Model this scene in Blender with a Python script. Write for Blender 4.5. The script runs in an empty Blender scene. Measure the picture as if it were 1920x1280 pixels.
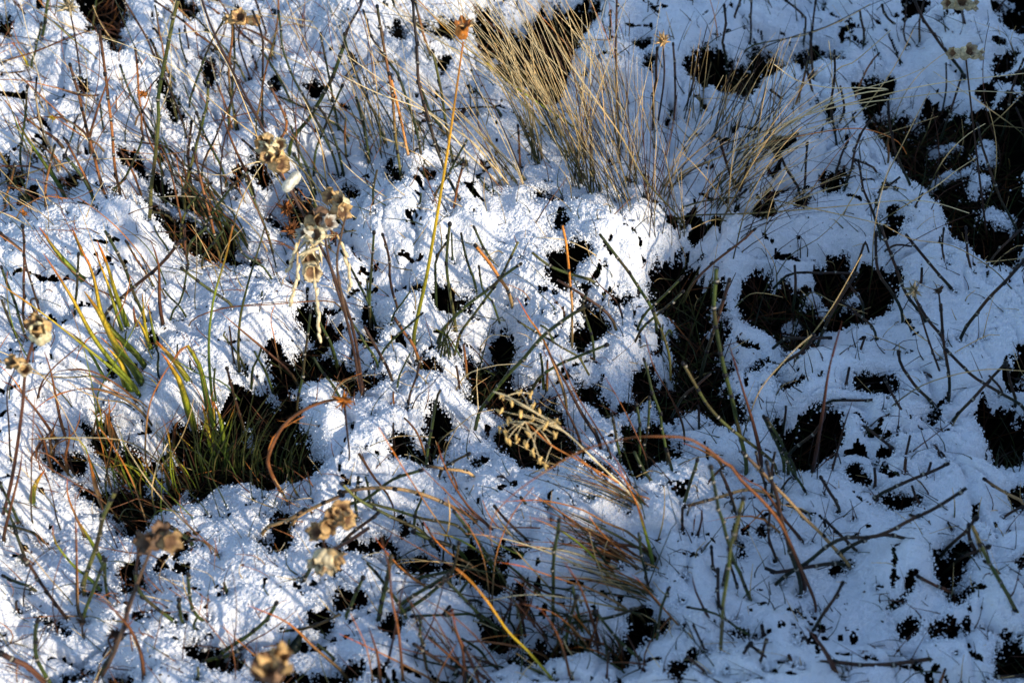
import bpy, math, random, zlib
import numpy as np
from mathutils import Vector
R = math.radians
random.seed(7)
C = bpy.context.scene.collection
SC = bpy.context.scene

# ------------------------------------------------------------------ camera, sky, sun
PW, PH = 1920.0, 1280.0
PITCH = R(52.0); DIST = 0.83; LENS = 50.0
CAM = np.array([0.0, -DIST*math.cos(PITCH), DIST*math.sin(PITCH)])
FWD = np.array([0.0, math.cos(PITCH), -math.sin(PITCH)])
UP = np.array([0.0, math.sin(PITCH), math.cos(PITCH)])
RT = np.array([1.0, 0.0, 0.0])
KF = LENS/36.0*PW
cam_d = bpy.data.cameras.new('camera'); cam = bpy.data.objects.new('camera', cam_d); C.objects.link(cam)
cam.location = CAM; cam.rotation_euler = (math.pi/2-PITCH, 0, 0)
cam_d.lens = LENS; cam_d.sensor_width = 36; cam_d.clip_start = 0.01; cam_d.clip_end = 500
cam_d.dof.use_dof = True; cam_d.dof.focus_distance = 0.84; cam_d.dof.aperture_fstop = 9.0
SC.camera = cam
SUN_AZ = R(-33.0)          # ground direction towards the sun, from +X
SUN_EL = R(23.0)
w = bpy.data.worlds.new('World'); SC.world = w; w.use_nodes = True
nt = w.node_tree; nt.nodes.clear()
sky = nt.nodes.new('ShaderNodeTexSky'); sky.sky_type = 'NISHITA'; sky.sun_disc = False
sky.ozone_density = 2.3; sky.dust_density = 0.4; sky.sun_elevation = SUN_EL; sky.sun_rotation = math.pi/2 - SUN_AZ
bg = nt.nodes.new('ShaderNodeBackground'); bg.inputs['Strength'].default_value = 0.14
ow = nt.nodes.new('ShaderNodeOutputWorld')
nt.links.new(sky.outputs[0], bg.inputs[0]); nt.links.new(bg.outputs[0], ow.inputs[0])
sd = bpy.data.lights.new('sun', 'SUN'); sd.energy = 3.0; sd.angle = R(1.4); sd.color = (1.0, 0.89, 0.74)
so = bpy.data.objects.new('sun', sd); C.objects.link(so)
SDIR = np.array([math.cos(SUN_EL)*math.cos(SUN_AZ), math.cos(SUN_EL)*math.sin(SUN_AZ), math.sin(SUN_EL)])
so.rotation_euler = Vector(SDIR).to_track_quat('Z', 'Y').to_euler()
so.location = SDIR*5
SC.view_settings.view_transform = 'Standard'; SC.view_settings.look = 'None'
SC.view_settings.exposure = 0.84; SC.view_settings.gamma = 1.0
SC.cycles.max_bounces = 6; SC.cycles.diffuse_bounces = 3; SC.cycles.use_denoising = True

# ------------------------------------------------------------------ pixel <-> place
def ray(px, py):
    return FWD + RT*((px-PW/2)/KF) - UP*((py-PH/2)/KF)
def on_z(px, py, z):
    d = ray(px, py); t = (z-CAM[2])/d[2]
    return CAM + d*t
def on_y(px, py, y):
    d = ray(px, py); t = (y-CAM[1])/d[1]
    return CAM + d*t
def project(x, y, z=0.0):
    vx, vy, vz = x-CAM[0], y-CAM[1], z-CAM[2]
    dep = vy*FWD[1]+vz*FWD[2]
    dep = np.maximum(dep, 0.02)
    return PW/2 + KF*vx/dep, PH/2 - KF*(vy*UP[1]+vz*UP[2])/dep
ZX = 1905/640.0
CROP = dict(A=(0,0), B=(640,0), C=(1280,0), D=(0,430), E=(640,430), F=(1280,430), G=(0,850), H=(640,850), I=(1280,850))
def cpx(c, x, y):
    if c == 'P': return (float(x), float(y))
    return (CROP[c][0]+x/ZX, CROP[c][1]+y/ZX)
def parse_pts(c, toks):
    return [cpx(c, *map(float, t.split(','))) for t in toks]

# ------------------------------------------------------------------ noise
def _hash(ix, iy, s):
    h = (ix.astype(np.int64)*374761393 + iy.astype(np.int64)*668265263 + s*974711) & 0xffffffff
    h = ((h ^ (h >> 13))*1274126177) & 0xffffffff
    h = h ^ (h >> 16)
    return (h & 0xffffff)/float(0xffffff)
def vnoise(x, y, s=0):
    ix = np.floor(x); iy = np.floor(y); fx = x-ix; fy = y-iy
    fx = fx*fx*fx*(fx*(fx*6-15)+10); fy = fy*fy*fy*(fy*(fy*6-15)+10)
    a = _hash(ix, iy, s); b = _hash(ix+1, iy, s); c = _hash(ix, iy+1, s); d = _hash(ix+1, iy+1, s)
    return (a*(1-fx)+b*fx)*(1-fy)+(c*(1-fx)+d*fx)*fy - 0.5
def fbm(x, y, f, o=3, s=0):
    r = 0; a = 1.0
    for i in range(o):
        ca, sa = math.cos(i*0.9+.3), math.sin(i*0.9+.3)
        r = r + a*vnoise((x*ca-y*sa)*f+17*i, (x*sa+y*ca)*f-9*i, s+i*31); a *= 0.5; f *= 2.07
    return r
def billow(x, y, f, s=0):       # rounded lumps with creases
    return 0.5-2*np.abs(vnoise(x*f, y*f, s))
def boxblur(m, r):
    for ax in (0, 1):
        for _ in range(2):
            p = np.pad(m, [(r+1, r) if a == ax else (0, 0) for a in (0, 1)], mode='edge')
            c = np.cumsum(p, axis=ax)
            m = (c[2*r+1:] - c[:-2*r-1])/(2*r+1) if ax == 0 else (c[:, 2*r+1:] - c[:, :-2*r-1])/(2*r+1)
    return m

# ------------------------------------------------------------------ materials
def new_mat(name):
    m = bpy.data.materials.new(name); m.use_nodes = True
    n = m.node_tree; p = n.nodes['Principled BSDF']
    return m, n, p
def col_mat(name, rough=0.55, spec=0.4, vary=0.35, scale=900, trans=0.0):
    m, n, p = new_mat(name)
    a = n.nodes.new('ShaderNodeAttribute'); a.attribute_name = 'Col'
    tc = n.nodes.new('ShaderNodeTexCoord')
    nz = n.nodes.new('ShaderNodeTexNoise'); nz.inputs['Scale'].default_value = scale; nz.inputs['Detail'].default_value = 3
    n.links.new(tc.outputs['Object'], nz.inputs['Vector'])
    mr = n.nodes.new('ShaderNodeMapRange'); mr.inputs['From Min'].default_value = .3; mr.inputs['From Max'].default_value = .7
    mr.inputs['To Min'].default_value = 1-vary; mr.inputs['To Max'].default_value = 1+vary
    n.links.new(nz.outputs['Fac'], mr.inputs['Value'])
    mx = n.nodes.new('ShaderNodeVectorMath'); mx.operation = 'SCALE'
    n.links.new(a.outputs['Color'], mx.inputs[0]); n.links.new(mr.outputs[0], mx.inputs['Scale'])
    n.links.new(mx.outputs[0], p.inputs['Base Color'])
    p.inputs['Roughness'].default_value = rough
    p.inputs['Specular IOR Level'].default_value = spec
    if trans:
        tr = n.nodes.new('ShaderNodeBsdfTranslucent'); ms = n.nodes.new('ShaderNodeMixShader'); ms.inputs[0].default_value = trans
        n.links.new(mx.outputs[0], tr.inputs['Color'])
        n.links.new(p.outputs[0], ms.inputs[1]); n.links.new(tr.outputs[0], ms.inputs[2])
        n.links.new(ms.outputs[0], n.nodes['Material Output'].inputs['Surface'])
    return m
M_STEM = col_mat('horsetail_skin', 0.5, 0.25, 0.45, 1200)
M_BLADE = col_mat('grass_blade_skin', 0.45, 0.4, 0.3, 700, 0.35)
M_STRAW = col_mat('straw_skin', 0.45, 0.45, 0.25, 900, 0.35)
M_PAPER = col_mat('papery_husk', 0.6, 0.3, 0.4, 420, 0.25)
M_DARK = col_mat('thatch', 0.8, 0.15, 0.4, 300)

def snow_mat():
    m, n, p = new_mat('snow')
    tc = n.nodes.new('ShaderNodeTexCoord')
    p.inputs['Base Color'].default_value = (0.93, 0.94, 0.96, 1)
    p.inputs['Roughness'].default_value = 0.55
    p.inputs['Specular IOR Level'].default_value = 0.35
    p.inputs['Subsurface Weight'].default_value = 0.35
    p.inputs['Subsurface Radius'].default_value = (1.0, 1.1, 1.3)
    p.inputs['Subsurface Scale'].default_value = 0.0015
    vo = n.nodes.new('ShaderNodeTexVoronoi'); vo.inputs['Scale'].default_value = 1500
    nz = n.nodes.new('ShaderNodeTexNoise'); nz.inputs['Scale'].default_value = 900; nz.inputs['Detail'].default_value = 4
    n.links.new(tc.outputs['Object'], vo.inputs['Vector']); n.links.new(tc.outputs['Object'], nz.inputs['Vector'])
    ad = n.nodes.new('ShaderNodeMath'); ad.operation = 'ADD'
    n.links.new(vo.outputs['Distance'], ad.inputs[0]); n.links.new(nz.outputs['Fac'], ad.inputs[1])
    bp = n.nodes.new('ShaderNodeBump'); bp.inputs['Strength'].default_value = 0.9; bp.inputs['Distance'].default_value = 0.0007
    n.links.new(ad.outputs[0], bp.inputs['Height']); n.links.new(bp.outputs[0], p.inputs['Normal'])
    return m
M_SNOW = snow_mat()
def crystal_mat():
    m, n, p = new_mat('snow_crystal')
    p.inputs['Base Color'].default_value = (0.93, 0.95, 0.97, 1); p.inputs['Roughness'].default_value = 0.12
    p.inputs['Specular IOR Level'].default_value = 0.6
    return m
M_CRYS = crystal_mat()
def soil_mat():  # near-black base colour with noise mottling
    m, n, p = new_mat('dark_soil')
    tc = n.nodes.new('ShaderNodeTexCoord')
    nz = n.nodes.new('ShaderNodeTexNoise'); nz.inputs['Scale'].default_value = 160; nz.inputs['Detail'].default_value = 6
    n.links.new(tc.outputs['Object'], nz.inputs['Vector'])
    cr = n.nodes.new('ShaderNodeValToRGB')
    cr.color_ramp.elements[0].position = .4; cr.color_ramp.elements[0].color = (.003, .0025, .002, 1)
    cr.color_ramp.elements[1].position = .75; cr.color_ramp.elements[1].color = (.014, .010, .007, 1)
    n.links.new(nz.outputs['Fac'], cr.inputs[0]); n.links.new(cr.outputs[0], p.inputs['Base Color'])
    p.inputs['Roughness'].default_value = 1.0; p.inputs['Specular IOR Level'].default_value = 0.03
    return m
M_SOIL = soil_mat()

# ------------------------------------------------------------------ mesh building
class MB:
    def __init__(s): s.v = []; s.f = []; s.c = []; s.n = 0
    def add(s, v, f, c):
        v = np.asarray(v, float).reshape(-1, 3)
        c = np.asarray(c, float)
        if c.ndim == 1: c = np.tile(c, (len(v), 1))
        s.v.append(v); s.c.append(c)
        s.f += [tuple(i+s.n for i in q) for q in f]; s.n += len(v)
    def build(s, name, mat, parent=None, origin=None, smooth=True):
        me = bpy.data.meshes.new(name)
        v = np.concatenate(s.v); c = np.concatenate(s.c)
        o0 = np.zeros(3)
        if origin is not None: o0 = np.asarray(origin, float)
        elif parent is not None: o0 = np.array(parent['_o'])
        v = v - o0
        me.from_pydata(v.tolist(), [], s.f)
        a = me.color_attributes.new('Col', 'FLOAT_COLOR', 'POINT')
        a.data.foreach_set('color', np.hstack([c, np.ones((len(c), 1))]).astype(np.float32).ravel())
        if smooth: me.polygons.foreach_set('use_smooth', [True]*len(me.polygons))
        me.materials.append(mat)
        o = bpy.data.objects.new(name, me); C.objects.link(o)
        if parent is not None: o.parent = parent; o['_o'] = list(o0)
        else: o.location = o0; o['_o'] = list(o0)
        return o
def frames(P):
    T = np.gradient(P, axis=0); T /= np.linalg.norm(T, axis=1)[:, None]+1e-12
    n = np.cross(T[0], [0.3, 0.2, 0.93]);
    if np.linalg.norm(n) < 1e-3: n = np.cross(T[0], [1, 0, 0])
    n /= np.linalg.norm(n); N = [n]
    for i in range(1, len(P)):
        n = N[-1] - T[i]*np.dot(N[-1], T[i]); n /= np.linalg.norm(n)+1e-12; N.append(n)
    N = np.array(N); return T, N, np.cross(T, N)
def tube(mb, P, rad, col, sides=6, cap=True):
    P = np.asarray(P, float); T, N, B = frames(P); k = len(P)
    rad = np.broadcast_to(rad, (k,)); a = np.arange(sides)*2*math.pi/sides
    V = P[:, None]+rad[:, None, None]*(np.cos(a)[None, :, None]*N[:, None]+np.sin(a)[None, :, None]*B[:, None])
    col = np.asarray(col, float)
    if col.ndim == 1: col = np.tile(col, (k, 1))
    F = []
    for i in range(k-1):
        for j in range(sides):
            j2 = (j+1) % sides
            F.append((i*sides+j, i*sides+j2, (i+1)*sides+j2, (i+1)*sides+j))
    if cap:
        F.append(tuple(range(sides))[::-1]); F.append(tuple((k-1)*sides+j for j in range(sides)))
    mb.add(V.reshape(-1, 3), F, np.repeat(col, sides, axis=0))
def strip(mb, P, wid, col, fold=0.35, twist=0.0, side=None, thick=0.12):
    """a leaf: shallow V section with thickness, tapering with wid"""
    P = np.asarray(P, float); k = len(P)
    T = np.gradient(P, axis=0); T /= np.linalg.norm(T, axis=1)[:, None]+1e-12
    wid = np.broadcast_to(wid, (k,))
    V = []
    for i in range(k):
        s0 = np.array([1.0, 0.15, 0.0]) if side is None else side
        ca = twist*i/(k-1)
        s = s0 - T[i]*np.dot(s0, T[i]); s /= np.linalg.norm(s)+1e-9
        u = np.cross(T[i], s)
        s, u = s*math.cos(ca)+u*math.sin(ca), u*math.cos(ca)-s*math.sin(ca)
        h = wid[i]/2
        V += [P[i]-s*h+u*h*fold, P[i], P[i]+s*h+u*h*fold, P[i]-u*h*thick*2]
    F = []
    for i in range(k-1):
        a = i*4; b = a+4
        F += [(a, a+1, b+1, b), (a+1, a+2, b+2, b+1), (a+2, a+3, b+3, b+2), (a+3, a, b, b+3)]
    col = np.asarray(col, float)
    if col.ndim == 1: col = np.tile(col, (k, 1))
    mb.add(np.array(V), F, np.repeat(col, 4, axis=0))
def resample(P, n):
    P = np.asarray(P, float)
    if len(P) < 3: P = np.array([P[0], (P[0]+P[-1])/2, P[-1]])
    Q = np.vstack([2*P[0]-P[1], P, 2*P[-1]-P[-2]]); out = []
    m = len(P)-1
    d = np.linalg.norm(np.diff(P, axis=0), axis=1); cum = np.concatenate([[0], np.cumsum(d)])
    for s in np.linspace(0, cum[-1], n):
        i = min(max(int(np.searchsorted(cum, s)-1), 0), m-1); t = (s-cum[i])/(d[i]+1e-12)
        p0, p1, p2, p3 = Q[i:i+4]
        out.append(0.5*((2*p1)+(-p0+p2)*t+(2*p0-5*p1+4*p2-p3)*t*t+(-p0+3*p1-3*p2+p3)*t**3))
    return np.array(out)
def plen(P): return float(np.linalg.norm(np.diff(P, axis=0), axis=1).sum())
def ellipsoid(mb, c, r, col, axis=(0, 0, 1), nu=8, nv=6, lump=0.0, seed=0):
    A = Vector(axis).to_track_quat('Z', 'Y').to_matrix(); A = np.array(A); rs = np.random.RandomState(seed)
    V = []; 
    for i in range(nv+1):
        th = math.pi*i/nv
        for j in range(nu):
            ph = 2*math.pi*j/nu
            k = 1+lump*(rs.rand()-.5)*2
            V.append(A @ (np.array([math.sin(th)*math.cos(ph)*r[0], math.sin(th)*math.sin(ph)*r[1], -math.cos(th)*r[2]])*k)+np.asarray(c))
    F = [(i*nu+j, i*nu+(j+1) % nu, (i+1)*nu+(j+1) % nu, (i+1)*nu+j) for i in range(nv) for j in range(nu)]
    mb.add(V, F, col)

THINGS = []
def thing(name, cat, loc, px, group=None, label=None, kindword=None, attrs=None):
    o = bpy.data.objects.new(name, None); C.objects.link(o)
    o.location = loc; o['_o'] = list(map(float, loc)); o['category'] = cat; o.empty_display_size = 0.01
    if group: o['group'] = group
    THINGS.append([o, px, label, kindword, attrs]); return o

# lift a traced pixel path into space: the base on the snow, the tip raised by its own rise in the photo
def lift(pp, f=None, minh=None, z0=0.0, absz=None):
    b = on_z(pp[0][0], pp[0][1], z0)
    L = sum(math.dist(pp[i], pp[i+1]) for i in range(len(pp)-1)) or 1
    f = f if f is not None else random.uniform(.62, .92)
    out = [b]; acc = 0
    Lm = L*DIST/KF
    minh = (0.10*Lm+.002) if minh is None else minh
    for i in range(1, len(pp)):
        acc += math.dist(pp[i-1], pp[i]); t = acc/L
        hv = on_y(pp[i][0], pp[i][1], b[1])[2]-z0
        h = max(f*hv, minh*math.sin(min(t, 1)*math.pi*.6))
        if absz is not None: h = absz*t
        h = min(h, 0.33)
        out.append(on_z(pp[i][0], pp[i][1], z0+h))
    d = out[0]-out[1]; d /= np.linalg.norm(d)+1e-9; d = d*0.5+np.array([0, 0, -0.8])
    return np.array([out[0]+d*0.016]+out)

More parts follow.
